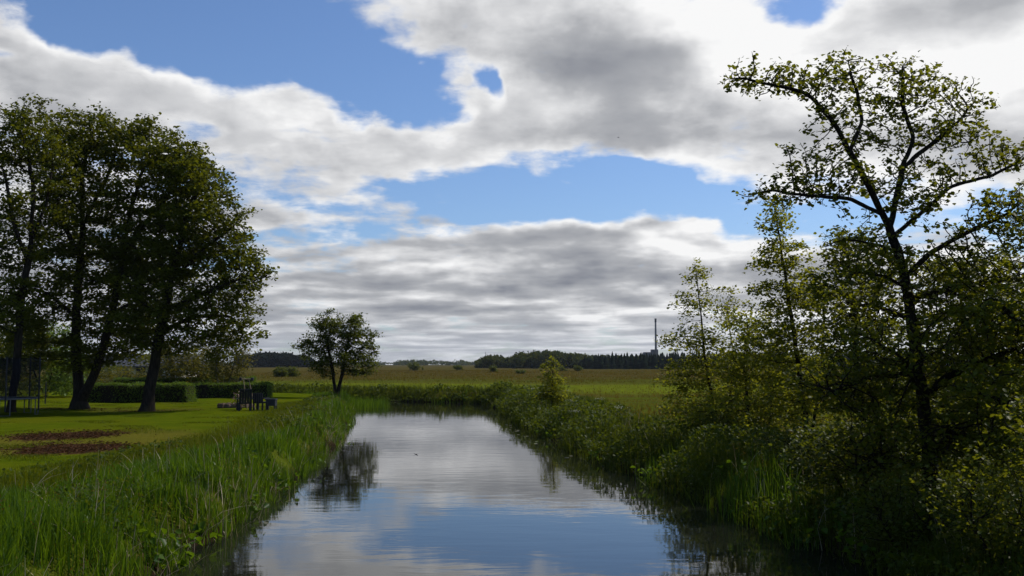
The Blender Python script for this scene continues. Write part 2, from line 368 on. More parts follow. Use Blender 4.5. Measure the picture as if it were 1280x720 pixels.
def lawn_mat():
    m, q = new_mat('lawn_grass'); geo = q.n('ShaderNodeNewGeometry'); P = geo.outputs['Position']
    fine = q.noise(P, 14, 5, .7); mid = q.noise(P, 1.1, 5, .65); big = q.noise(P, .22, 3, .5)
    c = q.mix(q.ramp(mid, .3, .7), (.056, .084, .003), (.090, .112, .004))
    c = q.mix(q.m('MULTIPLY', q.ramp(big, .45, .65), .4), c, (.115, .105, .006))
    c = q.mix(q.m('MULTIPLY', q.ramp(fine, .45, .75), .5), c, (.04, .06, .004))
    # two burnt, bare patches of soil with ash and reddish litter
    wob = q.vm('SCALE', q.vm('SUBTRACT', q.noise(P, 1.0, 5, .65, out=1), (.5, .5, .5))); wob.node.inputs[3].default_value = 2.8
    Pw = q.vm('ADD', P, wob)
    def spot(x, y, rx, ry, rot=0):
        return q.ramp(q.vm('LENGTH', q.map(q.vm('MULTIPLY', Pw, (1, 1, 0)), (x, y, 0), (0, 0, R(rot)), (rx, ry, 1), 'TEXTURE'), out=1), 1.12, .72)
    s1, s2 = spot(-13.8, 30.6, 1.75, 2.0), spot(-11.3, 25.8, 1.8, 1.75, -8)
    litter = q.noise(P, 5.0, 5, .75)
    soil = q.mix(q.ramp(litter, .42, .6), (.010, .007, .006), (.085, .036, .020))
    halo = q.m('MULTIPLY', q.ramp(q.m('ADD', spot(-12.4, 28, 4.6, 5.0), 0.0), .1, .9), .45)
    c = q.mix(halo, c, (.13, .095, .022))
    ragged = q.ramp(q.m('ADD', q.m('MAXIMUM', s1, s2), q.m('MULTIPLY', q.m('SUBTRACT', q.noise(P, 2.2, 6, .75), .5), 2.3)), .30, .85)
    c = q.mix(q.m('MULTIPLY', ragged, q.ramp(q.m('MAXIMUM', s1, s2), 0.02, .3, 0, .95)), c, soil)
    # fallen leaves round the tree feet
    lit2 = q.m('MAXIMUM', spot(-17.6, 48, 3.2, 1.5), spot(-21.5, 50, 3.5, 1.5))
    c = q.mix(q.m('MULTIPLY', q.m('MULTIPLY', lit2, q.ramp(litter, .4, .6)), .7), c, (.07, .040, .022))
    finish(q, pbsdf(q, c, 1.0, 0.0, fine, bdist=.05, bstr=.7)); return m
M['ground'] = ground_mat(); M['lawn'] = lawn_mat()
v_, f_ = compact(quads[~lawn_f]); tag(mesh('ground', v_, f_, M['ground'], smooth=True), kind='structure')
v_, f_ = compact(quads[lawn_f]); tag(mesh('lawn', v_, f_, M['lawn'], smooth=True), kind='structure')

# the river: a mirror-calm sheet with faint ripples
def water_mat():
    m, q = new_mat('river_water'); geo = q.n('ShaderNodeNewGeometry'); P = geo.outputs['Position']
    a = q.noise(q.map(P, scl=(.55, 1.5, 1)), 1.0, 3, .5, .4); b = q.noise(q.map(P, scl=(3.0, 8.0, 1)), 1.0, 3, .6)
    calm = q.ramp(q.noise(q.map(P, scl=(.10, .22, 1)), 1.0, 2), .38, .66, .25, 1.0)
    h = q.m('ADD', q.m('MULTIPLY', a, .030), q.m('MULTIPLY', q.m('MULTIPLY', b, calm), .0055))
    p = q.n('ShaderNodeBsdfPrincipled'); p.inputs['Base Color'].default_value = (.010, .011, .008, 1); p.inputs['Roughness'].default_value = .03
    p.inputs['IOR'].default_value = 1.33
    bp = q.n('ShaderNodeBump'); bp.inputs['Strength'].default_value = 1.0; bp.inputs['Distance'].default_value = .12; q.put(bp.inputs['Height'], h)
    q.nt.links.new(bp.outputs[0], p.inputs['Normal']); finish(q, p.outputs[0]); return m
M['water'] = water_mat()
wp = [(-12, -25, 0), (10, -25, 0), (10, 30, 0), (3, 84, 0), (-135, 108, 0), (-135, 90, 0), (-18, 72, 0), (-12, 40, 0)]
tag(mesh('river', wp, np.array([[0, 1, 2, 7], [7, 2, 3, 6], [6, 3, 4, 5]]), M['water']), kind='structure')

# ------------------------------------------------------------------ foliage
def leaves(C, size, up=.6, fold=.25, droop=.25, aspect=.8):
    """folded ovate leaves at the points C -> verts, faces, rnd"""
    n = len(C); size = np.asarray(size) * np.ones(n)
    nrm = rng.normal(size=(n, 3)); nrm /= np.linalg.norm(nrm, axis=1)[:, None]; nrm = nrm * (1 - up) + np.array((0, 0, up)) * np.sign(rng.normal(size=(n, 1)) + 2)
    nrm /= np.linalg.norm(nrm, axis=1)[:, None]
    d = rng.normal(size=(n, 3)); d[:, 2] -= droop; d -= nrm * (d * nrm).sum(1)[:, None]; d /= np.linalg.norm(d, axis=1)[:, None] + 1e-9
    w = np.cross(nrm, d); s = size[:, None]; a = s * aspect * .5
    up_ = nrm * s * fold * .5
    P = np.stack([C - d * s * .5, C - d * s * .12 + w * a + up_, C + d * s * .22 + w * a * .8 + up_, C + d * s * .5,
                  C + d * s * .22 - w * a * .8 + up_, C - d * s * .12 - w * a + up_], 1)
    b = np.arange(n)[:, None] * 6
    F = np.concatenate([b + np.array([0, 1, 2, 3]), b + np.array([0, 3, 4, 5])])
    return P.reshape(-1, 3), F, np.repeat(rng.random(n), 6)
def ell(px, py, Y, rx, rz, n=100, dep=None):
    """a foliage mass: centre, half width/height measured in frame units at that depth, number of twigs"""
    k = Y / FPX; c = pt(px, py, Y); r = np.array((rx * k, (dep if dep else max(rx, rz) * k * .9), rz * k)); return c, r, n
def fill(ells, clump=.55, per=7):
    out = []
    for c, r, n in ells:
        m = max(1, n // per); d = rng.normal(size=(m, 3)); d /= np.linalg.norm(d, axis=1)[:, None]
        d *= rng.random((m, 1)) ** (1 / 2.4); cc = c + d * r
        q = np.repeat(cc, per, 0); q = q + rng.normal(size=q.shape) * np.array((1, 1, .55)) * clump
        out.append(q)
    return np.concatenate(out)
def grow(seeds, A, step, d_inf, d_kill, iters=160, bias=(0, 0, .12)):
    """space colonisation from hand-laid limbs towards the twigs A -> node positions, parents"""
    pos, par = [], []
    for s in seeds:
        s = [np.array(p, float) for p in s]
        if not pos: pos.append(s[0]); par.append(-1); cur = 0
        else:
            cur = int(np.argmin(((np.array(pos) - s[0]) ** 2).sum(1)))
        for p in s[1:]:
            L = np.linalg.norm(p - pos[cur]); k = max(1, int(L / step)); a = pos[cur].copy()
            for i in range(1, k + 1):
                q = a + (p - a) * i / k + (rng.normal(size=3) * step * .10 if i < k else 0)
                pos.append(q); par.append(cur); cur = len(pos) - 1
    bias = np.array(bias); bd = np.full(len(A), 1e9); bi = np.zeros(len(A), int); alive = np.ones(len(A), bool)
    def upd(start):
        N = np.array(pos[start:])
        for k in range(0, len(N), 400):
            d = np.sqrt(((A[:, None] - N[None, k:k + 400]) ** 2).sum(-1)); j = d.argmin(1); dm = d[np.arange(len(A)), j]; w = dm < bd
            bd[w] = dm[w]; bi[w] = j[w] + start + k
    upd(0)
    for it in range(iters):
        alive &= bd > d_kill
        act = alive & (bd < d_inf)
        if not act.any(): break
        nd = np.unique(bi[act]); P = np.array(pos); start = len(pos)
        dv = A - P[bi]; dv /= np.linalg.norm(dv, axis=1)[:, None] + 1e-9
        acc = np.zeros((len(P), 3)); np.add.at(acc, bi[act], dv[act])
        v = acc[nd]; L = np.linalg.norm(v, axis=1); nd = nd[L > 1e-3]; v = v[L > 1e-3] / L[L > 1e-3][:, None]
        v = v + bias + rng.normal(size=v.shape) * .22; v /= np.linalg.norm(v, axis=1)[:, None]
        pos += list(P[nd] + v * step); par += [int(i) for i in nd]
        old = bd.copy(); upd(start)
        if it > 60 and (old - bd)[act].max() < 1e-4: break
    return np.array(pos), np.array(par)
def tree(name, label, cat, base, seeds, ells, bark, leafm, rbase, rtip=.012, step=.3, leaf=.1, per_node=8, spread=(.3, .3, .14), clump=.5, twig=.03,
         group=None, kill=None, inf=None, sides=6, up=.55, bias=(0, 0, .12), flare=1.5, percl=7, mult=1.0):
    A = fill([(c, r, int(k * mult)) for c, r, k in ells], clump, percl); pos, par = grow(seeds, A, step, inf or step * 14, kill or step * 1.3, bias=bias)
    n = len(pos); kids = [[] for _ in range(n)]
    for i, p in enumerate(par):
        if p >= 0: kids[p].append(i)
    r = np.zeros(n); e = 2.05
    for i in range(n - 1, -1, -1): r[i] = (sum(r[k] ** e for k in kids[i])) ** (1 / e) if kids[i] else 1.0
    kx = math.log(rbase / rtip) / math.log(max(r[0], 1.5)); rad = rtip * r ** kx
    z0 = pos[0][2]; hh = pos[:, 2] - z0
    rad = rad * (1 + (flare - 1) * np.exp(-np.maximum(hh, 0) / (rbase * 2.2)) * (rad > rbase * .5))
    root = empty(name, tuple(base)); b = np.array(base)
    V, F = [], []; done = np.zeros(n, bool); stack = [(0, -1)]
    while stack:
        i, frm = stack.pop(); ch = ([frm] if frm >= 0 else []) + [i]
        while kids[ch[-1]]:
            ks = sorted(kids[ch[-1]], key=lambda k: -r[k]); stack += [(k, ch[-1]) for k in ks[1:]]; ch.append(ks[0])
        if len(ch) < 2: continue
        P = pos[ch].copy()
        if len(P) > 3: P[1:-1] = P[1:-1] * .5 + (P[:-2] + P[2:]) * .25
        rr = rad[ch].copy()
        if frm >= 0: rr[0] = rr[1]
        rr[-1] *= .5; ns = sides if rr.max() > rbase * .18 else (4 if rr.max() > rtip * 3 else 3)
        if ns == sides: ns = max(sides, 9)
        v, f = tube_np(P, rr, ns, wob=.09 if rr.max() > rbase * .3 else 0); o = len(V); V += v; F += [tuple(q + o for q in x) for x in f]
    mesh('trunk', np.array(V) - b, np.array(F), bark, root, smooth=True)
    tw = np.where(rad < twig)[0]
    C = np.repeat(pos[tw], rng.poisson(per_node * rng.gamma(1.1, 1 / 1.1, len(tw))), 0)    # some twigs bare, some crowded
    C = C + rng.normal(size=C.shape) * np.array(spread)
    C = C[C[:, 2] > z0 + .15]
    Lv, Lf, rn = leaves(C, leaf * rng.uniform(.45, 1.35, len(C)), up)
    mesh('crown', Lv - b, Lf, leafm, root, attrs={'rnd': rn})
    tag(root, label, cat, group)
    print(name, 'nodes', n, 'leaves', len(C))
    return root
def gz(x, y): return float(height(np.array([x]), np.array([y]))[0])
def foot(px, Y):
    x = (px - 640) / FPX * Y * 1.0; return np.array((x, Y, gz(x, Y) - .08))

# --- the big trees on the lawn
LG = 'tall trees on the lawn'
b = foot(18, 45)
tree('tall_tree', 'slender open-crowned tree beside the netted trampoline, leftmost of the big lawn trees', 'tree', b,
     [[b, pt(22, 440, 45), pt(27, 370, 45), pt(38, 310, 45.3), pt(42, 250, 45), pt(36, 190, 45)], [pt(33, 330, 45), pt(15, 270, 44.5), pt(5, 210, 44)], [pt(40, 300, 45), pt(60, 250, 45.6), pt(65, 200, 46)]],
     [ell(25, 165, 45, 48, 45, 200), ell(-20, 210, 45, 60, 60, 170), ell(55, 230, 45, 34, 60, 130), ell(5, 300, 45, 58, 50, 170), ell(20, 385, 45, 48, 40, 130), ell(-30, 370, 45, 40, 60, 80)],
     M['bark_dark'], M['leaf_big'], .17, .012, .28, .15, 15, (.22, .22, .10), .38, .05, LG, kill=.34, mult=2.2, percl=14)
b = foot(102, 50)
tree('tall_tree', 'broad dark lawn tree forking into two trunks from one wide foot', 'tree', b,
     [[b, pt(98, 470, 50), pt(94, 420, 50), pt(98, 350, 50), pt(104, 290, 50), pt(102, 220, 50), pt(115, 165, 50)],
      [b + np.array((.35, 0, .2)), pt(118, 470, 49.6), pt(136, 410, 49), pt(150, 345, 49), pt(158, 290, 49), pt(172, 230, 49), pt(190, 185, 49)],
      [pt(100, 330, 50), pt(75, 270, 50.5), pt(65, 210, 51)], [pt(155, 310, 49), pt(205, 250, 48.5), pt(240, 210, 48.5)], [pt(104, 280, 50), pt(135, 220, 51), pt(150, 170, 51)], [pt(140, 390, 49), pt(190, 360, 48), pt(220, 350, 48)], [pt(96, 400, 50), pt(65, 370, 50), pt(45, 360, 50)]],
     [ell(105, 170, 50, 50, 34, 280), ell(165, 185, 50, 70, 40, 380), ell(85, 245, 50, 45, 55, 230), ell(150, 255, 50, 65, 50, 330), ell(222, 225, 49, 40, 38, 240), ell(205, 300, 49, 60, 55, 300),
      ell(120, 340, 50, 70, 45, 300), ell(60, 370, 50, 55, 40, 220), ell(160, 400, 50, 60, 32, 200), ell(70, 310, 51, 50, 40, 130), ell(130, 435, 50, 45, 22, 150), ell(40, 430, 51, 45, 26, 170), ell(130, 300, 49.5, 40, 40, 150), ell(75, 190, 50, 40, 40, 170), ell(60, 290, 50, 40, 40, 130)],
     M['bark_dark'], M['leaf_big'], .29, .014, .30, .165, 16, (.25, .25, .10), .46, .055, LG, kill=.36, mult=2.1, flare=2.0, percl=16)
b = foot(186, 47)
tree('tall_tree', 'dense leaning tree with a scarred rusty trunk, in front of the clipped hedge', 'tree', b,
     [[b, pt(190, 470, 47), pt(198, 425, 47), pt(207, 380, 47), pt(218, 335, 47), pt(232, 280, 47), pt(250, 225, 47)], [pt(214, 350, 47), pt(255, 310, 46.6), pt(295, 280, 46.5)], [pt(205, 385, 47), pt(260, 365, 46), pt(310, 345, 46)],
      [pt(200, 420, 47), pt(240, 395, 47.6), pt(290, 395, 48), pt(305, 420, 48)], [pt(203, 400, 47), pt(170, 370, 47.5), pt(150, 340, 48)]],
     [ell(212, 188, 47.5, 30, 22, 110), ell(238, 222, 47, 34, 40, 230), ell(262, 272, 47, 34, 45, 300), ell(284, 325, 47, 32, 32, 260), ell(235, 300, 47, 48, 50, 330), ell(268, 380, 47, 42, 32, 280), ell(215, 370, 47, 52, 38, 260), ell(304, 350, 46.5, 16, 30, 130), ell(298, 395, 47.5, 18, 18, 80), ell(262, 425, 47.5, 28, 16, 70), ell(300, 418, 47.5, 16, 20, 60),
      ell(190, 405, 47, 42, 28, 190), ell(232, 425, 47.5, 30, 16, 80), ell(180, 330, 48, 40, 40, 170)],
     M['bark_dark'], M['leaf_big'], .235, .014, .28, .16, 15, (.23, .23, .10), .44, .05, LG, kill=.34, mult=2.2, flare=2.0, percl=16, bias=(0, 0, .05))

# --- the round tree on the spit
b = foot(422, 66)
tree('round_tree', 'small round two-stemmed tree standing alone on the left bank where the river bends', 'tree', b,
     [[b, pt(416, 465, 66), pt(412, 445, 66), pt(408, 420, 66)], [b, pt(428, 465, 66), pt(432, 440, 66), pt(438, 420, 66)]],
     [ell(412, 408, 66, 22, 22, 150), ell(442, 416, 66, 25, 22, 150), ell(394, 436, 66, 24, 18, 110), ell(450, 450, 66, 22, 26, 150), ell(425, 438, 66, 36, 26, 180), ell(400, 458, 66, 20, 12, 50)],
     M['bark_dark'], M['leaf_bush'], .15, .010, .16, .13, 9, (.16, .16, .09), .24, .035, kill=.20, mult=3.2, percl=12)

# --- right bank
b = foot(1172, 17)
AL = 'slim trees on the right bank'
tree('alder_tree', 'tallest open alder on the right bank, dark forked trunk with bare limbs against the clouds', 'tree', b,
     [[b, pt(1165, 600, 17), pt(1160, 540, 17), pt(1150, 480, 17), pt(1140, 400, 17), pt(1130, 340, 17), pt(1112, 285, 17)],
      [pt(1112, 285, 17), pt(1090, 240, 16.8), pt(1062, 190, 16.6), pt(1040, 150, 16.4), pt(1010, 118, 16.3), pt(975, 108, 16.2), pt(925, 97, 16)],
      [pt(1105, 268, 17), pt(1060, 248, 16.5), pt(1010, 245, 16.2), pt(965, 238, 16)],
      [pt(1114, 286, 17), pt(1120, 250, 17.2), pt(1128, 210, 17.3), pt(1142, 172, 17.4), pt(1128, 130, 17.4), pt(1128, 85, 17.4)],
      [pt(1118, 295, 17), pt(1150, 268, 17.2), pt(1190, 232, 17.4), pt(1240, 220, 17.5), pt(1285, 195, 17.5)],
      [pt(1128, 210, 17.3), pt(1165, 180, 17.6), pt(1200, 150, 17.8), pt(1215, 130, 17.8)],
      [pt(1062, 190, 16.6), pt(1078, 150, 16.8), pt(1070, 110, 16.8), pt(1060, 80, 16.8)],
      [pt(1134, 345, 17), pt(1160, 318, 16.7), pt(1205, 292, 16.4), pt(1245, 275, 16.2)],
      [pt(1155, 500, 17), pt(1185, 470, 16.6), pt(1240, 447, 16.2), pt(1300, 425, 16)],
      [pt(1148, 470, 17), pt(1090, 470, 16.5), pt(1040, 490, 16)], [pt(1140, 400, 17), pt(1090, 380, 17.5), pt(1050, 385, 18)], [pt(1136, 370, 17), pt(1190, 360, 17.5), pt(1260, 350, 17.8)],
      [pt(1160, 560, 17), pt(1200, 540, 16.4), pt(1260, 545, 16)], [pt(1163, 585, 17), pt(1110, 570, 16.6), pt(1070, 590, 16.2)], [pt(1122, 318, 17), pt(1095, 305, 16.8), pt(1060, 300, 16.7)], [pt(1132, 360, 17), pt(1105, 345, 16.6), pt(1070, 340, 16.5)], [pt(1155, 510, 17), pt(1150, 490, 16.2), pt(1130, 450, 15.6)], [pt(1162, 570, 17), pt(1180, 550, 16.2), pt(1190, 530, 15.4)]],
     [ell(940, 98, 16.1, 26, 14, 60), ell(985, 102, 16.3, 28, 18, 80), ell(1030, 100, 16.5, 28, 20, 80), ell(1065, 95, 16.8, 26, 20, 70), ell(1040, 140, 16.5, 30, 16, 60), ell(1128, 95, 17.4, 24, 22, 70), ell(1165, 110, 17.5, 34, 24, 90),
      ell(1205, 140, 17.7, 24, 24, 80), ell(1110, 130, 17.2, 30, 22, 70), ell(1160, 160, 17.5, 40, 22, 90), ell(1215, 180, 17.5, 24, 16, 50), ell(1090, 175, 17, 28, 20, 50), ell(1015, 195, 16.4, 22, 12, 40), ell(1040, 215, 16.4, 34, 16, 60),
      ell(975, 238, 16.1, 34, 14, 70), ell(1010, 240, 16.3, 30, 14, 50), ell(1180, 215, 17.4, 36, 18, 60), ell(1262, 198, 17.5, 36, 18, 80), ell(1255, 265, 16.3, 40, 28, 140), ell(1210, 300, 16.4, 40, 22, 80), ell(1110, 225, 17, 40, 18, 50), ell(1150, 250, 17, 40, 18, 50),
      ell(1250, 345, 17.3, 70, 34, 420), ell(1170, 370, 17, 50, 34, 320), ell(1090, 385, 17.5, 50, 32, 300), ell(1060, 480, 16.3, 60, 34, 360), ell(1250, 440, 16.2, 60, 34, 420), ell(1240, 530, 16.2, 60, 34, 360), ell(1090, 565, 16.4, 50, 30, 240), ell(1190, 460, 17, 60, 40, 360), ell(1080, 300, 16.8, 38, 22, 70), ell(1155, 325, 16.7, 34, 20, 60), ell(1100, 340, 16.6, 40, 24, 90), ell(1205, 335, 16.6, 44, 24, 90), ell(1095, 440, 15.6, 40, 36, 170), ell(1205, 540, 15.4, 44, 36, 190), ell(1110, 530, 15.8, 40, 40, 170), ell(1150, 560, 15.4, 50, 22, 60), ell(1150, 430, 15.6, 40, 26, 60), ell(1225, 400, 16, 60, 36, 260)],
     M['bark_alder'], M['leaf_alder'], .125, .0068, .085, .078, 3.2, (.060, .060, .045), .17, .013, AL, kill=.11, inf=2.2, mult=2.5, bias=(0, 0, .05), flare=1.9, percl=6)
b = foot(1012, 24)
tree('alder_tree', 'slender pointed alder left of the tall open alder, leaning a little towards the river', 'tree', b,
     [[b, pt(1003, 500, 24), pt(993, 420, 24), pt(984, 360, 24), pt(976, 310, 24), pt(968, 250, 24)], [pt(1010, 560, 24), pt(1025, 480, 24.6), pt(1030, 400, 25), pt(1028, 345, 25)]],
     [ell(968, 275, 24, 20, 24, 60), ell(972, 320, 24, 36, 26, 120), ell(985, 370, 24, 48, 30, 160), ell(1020, 370, 25, 34, 34, 100), ell(985, 430, 24, 60, 34, 200), ell(1010, 500, 24, 62, 36, 200), ell(1010, 560, 24, 50, 24, 110)],
     M['bark_alder'], M['leaf_young'], .075, .005, .11, .082, 6, (.10, .10, .06), .14, .014, AL, kill=.14, inf=2.5, mult=4.6, percl=12)
b = foot(1082, 22)
tree('alder_tree', 'bushy alder with thin twin stems close behind the trunk of the tall open alder', 'tree', b,
     [[b, pt(1078, 520, 22), pt(1072, 450, 22), pt(1066, 390, 22), pt(1060, 320, 22)], [b, pt(1112, 540, 22.5), pt(1118, 460, 22.6), pt(1100, 400, 22.8)]],
     [ell(1062, 315, 22, 34, 26, 130), ell(1060, 360, 22, 50, 26, 170), ell(1085, 330, 22.3, 40, 30, 120), ell(1070, 420, 22, 60, 36, 220), ell(1090, 490, 22, 66, 40, 230), ell(1090, 560, 22, 60, 30, 140)],
     M['bark_alder'], M['leaf_alder'], .075, .005, .11, .082, 6, (.10, .10, .06), .14, .014, AL, kill=.14, inf=2.5, mult=4.6, percl=12)
b = foot(893, 31)
tree('alder_tree', 'young sparse alder nearest the open meadow, with a thin stem and wispy top', 'tree', b,
     [[b, pt(890, 500, 31), pt(880, 440, 31), pt(876, 390, 31), pt(868, 328, 31)], [pt(892, 540, 31), pt(912, 500, 31), pt(918, 450, 31), pt(910, 395, 31)]],
     [ell(868, 345, 31, 14, 18, 24), ell(870, 380, 31, 30, 14, 45), ell(848, 385, 31, 14, 6, 16), ell(908, 385, 31, 16, 24, 50), ell(870, 425, 31, 42, 16, 110), ell(860, 470, 31, 42, 24, 150), ell(900, 465, 31, 46, 34, 180), ell(870, 510, 31, 44, 20, 120), ell(930, 500, 31, 40, 36, 150)],
     M['bark_alder'], M['leaf_young'], .065, .005, .12, .085, 6, (.12, .12, .07), .15, .015, AL, kill=.16, inf=2.6, mult=4.2, percl=10)
b = foot(945, 28)
tree('alder_tree', 'low bushy alder on the bank between the wispy young alder and the pointed alder', 'tree', b,
     [[b, pt(935, 520, 28), pt(930, 450, 28), pt(935, 400, 28)], [b, pt(965, 520, 28), pt(960, 460, 28)]],
     [ell(935, 415, 28, 34, 28, 120), ell(940, 460, 28, 50, 30, 190), ell(955, 510, 28, 60, 36, 210), ell(900, 520, 27, 44, 26, 120), ell(1000, 460, 29, 50, 40, 160)],
     M['bark_alder'], M['leaf_young'], .06, .005, .12, .085, 6, (.12, .12, .07), .15, .015, AL, kill=.15, inf=2.6, mult=5.4, percl=10)
b = foot(1215, 24)
tree('alder_tree', 'dense alder behind the tallest alder trunk, filling the gap toward the right edge', 'tree', b,
     [[b, pt(1210, 500, 24), pt(1205, 420, 24), pt(1200, 350, 24)], [b, pt(1250, 520, 24.5), pt(1262, 440, 24.8), pt(1270, 380, 25)]],
     [ell(1200, 350, 24, 50, 34, 150), ell(1190, 420, 24, 66, 40, 240), ell(1265, 400, 24.8, 50, 44, 200), ell(1220, 500, 24, 80, 44, 300), ell(1150, 480, 24.5, 50, 44, 160)],
     M['bark_alder'], M['leaf_young'], .075, .005, .12, .085, 6, (.11, .11, .07), .15, .015, AL, kill=.15, inf=2.6, mult=4.2, percl=11)
b = foot(1330, 15.5)
tree('alder_tree', 'leafy alder at the right edge of the photo, boughs reaching in over the bank', 'tree', b,
     [[b, pt(1320, 480, 15.5), pt(1310, 380, 15.5), pt(1300, 300, 15.5)], [pt(1320, 450, 15.5), pt(1270, 400, 15), pt(1240, 370, 15)], [pt(1325, 530, 15.5), pt(1260, 500, 14.6), pt(1220, 490, 14.4)]],
     [ell(1290, 290, 15.5, 34, 40, 110), ell(1270, 400, 15, 56, 44, 220), ell(1250, 490, 14.6, 60, 40, 220), ell(1320, 430, 15.5, 50, 60, 120), ell(1280, 560, 14.6, 60, 40, 180)],
     M['bark_alder'], M['leaf_alder'], .13, .0045, .10, .075, 6, (.09, .09, .06), .12, .013, AL, kill=.14, inf=2.2, mult=3.6, percl=12)
b = np.array((10.3, 12.4, gz(10.3, 12.4) - .08))  # mostly unseen alder, added so that its shadow darkens the near bank
def lp(dx, dy, dz): return b + np.array((dx, dy, dz))
tree('alder_tree', 'spreading alder added just past the right edge to shade the near bank, its lowest boughs overhanging the bottom right corner', 'tree', b,
     [[b, lp(-.1, 0, 1.5), lp(-.3, .1, 3), lp(-.4, .2, 5)], [lp(-.2, 0, 2), lp(-1.6, -.3, 2.6), lp(-3.0, -.4, 2.7)], [lp(-.1, 0, 1.4), lp(-1.8, .3, 1.7), lp(-3.4, .4, 1.5)], [lp(-.3, .1, 2.8), lp(.8, -1.4, 4.0)]],
     [(lp(-.4, 0, 4.8), np.array((1.9, 1.9, 1.3)), 260), (lp(-1.9, -.4, 3.2), np.array((1.7, 1.6, .8)), 260), (lp(.8, -1.2, 3.8), np.array((1.6, 1.6, 1.0)), 200), (lp(-3.2, .3, 1.7), np.array((1.1, 1.0, .6)), 150), (lp(-1.5, -2.0, 4.0), np.array((1.7, 1.4, .8)), 200)],
     M['bark_alder'], M['leaf_alder'], .13, .0045, .13, .08, 7, (.10, .10, .06), .14, .013, AL, kill=.18, inf=2.4, mult=2.2, percl=12)
def shrub(px, Y, w, h, leafm, label, n=260, leaf=.07, name='shrub', cat='shrub', group=None, per=7, spread=(.12, .12, .08), stems=4, step=.13, rb=.03, clump=.12, lift=.35):
    b = foot(px, Y); top = b + np.array((0, 0, h))
    seeds = []
    for i in range(stems):
        a = 2 * math.pi * i / stems + .5; seeds.append([b, b + np.array((math.cos(a) * w * .25, math.sin(a) * w * .25, h * .45))])
    el_ = [(b + np.array((0, 0, h * .60)), np.array((w * .5, w * .45, h * .42)), n), (b + np.array((w * .12, 0, h * .32)), np.array((w * .52, w * .45, h * lift)), n // 2)]
    return tree(name, label, cat, b, seeds, el_, M['bark_alder'], leafm, rb, .004, step * .75, leaf, per, spread, clump, .014 if leaf < .1 else .03, group, kill=step, inf=3.0, mult=2.0)
SH = 'shrubs under the right bank trees'
shrub(1235, 12.8, 1.9, 1.5, M['leaf_alder'], 'leafy sunlit shrub at the right edge under the boughs of the edge alder', 340, .06, group=SH)
shrub(1120, 14.6, 1.7, 1.2, M['leaf_bush'], 'dark shrub at the foot of the tall open alder, just above the water', 300, .06, group=SH)
shrub(1010, 20, 1.9, 1.3, M['leaf_bush'], 'dark low shrub below the pointed alder beside bright green blades', 280, .07, group=SH)
shrub(1190, 19.5, 2.6, 1.9, M['leaf_alder'], 'rounded shrub behind the trunk of the tall open alder', 320, .075, group=SH)
shrub(1290, 20.5, 2.8, 1.9, M['leaf_young'], 'yellowish shrub behind the edge alder in the sunny gap', 320, .075, group=SH)
shrub(905, 27, 2.4, 1.0, M['leaf_bush'], 'low dark shrub in front of the wispy young alder above the river edge', 260, .08, group=SH, spread=(.16, .16, .08))
shrub(1200, 9.6, 1.5, 1.0, M['leaf_herb'], 'dark leafy shrub close to the camera at the lower right, over the near bank', 420, .05, group=SH)
shrub(1290, 9.0, 1.5, 1.25, M['leaf_herb'], 'nearest leafy shrub in the bottom right corner', 420, .05, group=SH)
shrub(1130, 12.6, 1.3, .85, M['leaf_herb'], 'low dark shrub leaning over the water at the near right bank', 320, .055, group=SH)
shrub(1060, 17.5, 2.2, 1.5, M['leaf_bush'], 'wide dark shrub between the pointed alder and the tallest alder trunk', 420, .07, group=SH)
b = foot(690, 50)
tree('sapling', 'yellow-green cone-shaped sapling alone on the right bank before the meadow', 'sapling', b,
     [[b, pt(690, 490, 50), pt(691, 470, 50), pt(692, 448, 50)]], [ell(691, 458, 50, 9, 9, 40), ell(690, 475, 50, 15, 10, 80), ell(690, 492, 50, 19, 11, 110)],
     M['bark_alder'], M['leaf_young'], .05, .006, .10, .10, 8, (.12, .12, .10), .13, .02, kill=.14, mult=2.5)

# --- trees and bushes behind the garden
BG = 'garden bushes behind the hedges'
for px, Y, w, h, m_, lb in ((232, 74, 5.5, 4.0, 'leaf_olive', 'olive feathery bush behind the low hedges, right of the leaning tree trunk'),
                            (60, 66, 5.0, 5.2, 'leaf_hedge', 'bright green leafy bush between the trampoline and the forked tree'),
                            (-8, 62, 6.0, 6.0, 'leaf_big', 'dark tall bush behind the trampoline at the left edge'),
                            (165, 84, 6.5, 3.6, 'leaf_olive', 'broad dull green bush in front of the low grey-roofed house'),
                            (100, 88, 6.0, 5.5, 'leaf_big', 'dark bush behind the forked tree, left of the low house')):
    shrub(px, Y, w, h, M[m_], lb, 420, .17, 'bush', 'bush', BG, 9, (.35, .35, .22), 5, .34, .09, .34)
b = foot(282, 66)
tree('birch_tree', 'thin pale-stemmed birch with drooping olive twigs behind the garden seats', 'tree', b,
     [[b, pt(270, 470, 66), pt(272, 440, 66), pt(285, 418, 66)], [b, pt(290, 465, 66), pt(297, 435, 66)]],
     [ell(285, 425, 66, 18, 14, 80), ell(295, 448, 66, 20, 18, 120), ell(272, 450, 66, 16, 22, 90), ell(290, 472, 66, 22, 14, 80)],
     M['bark_birch'], M['leaf_olive'], .06, .008, .16, .13, 8, (.16, .16, .26), .22, .03, kill=.22, mult=2.0, bias=(0, 0, -.12))
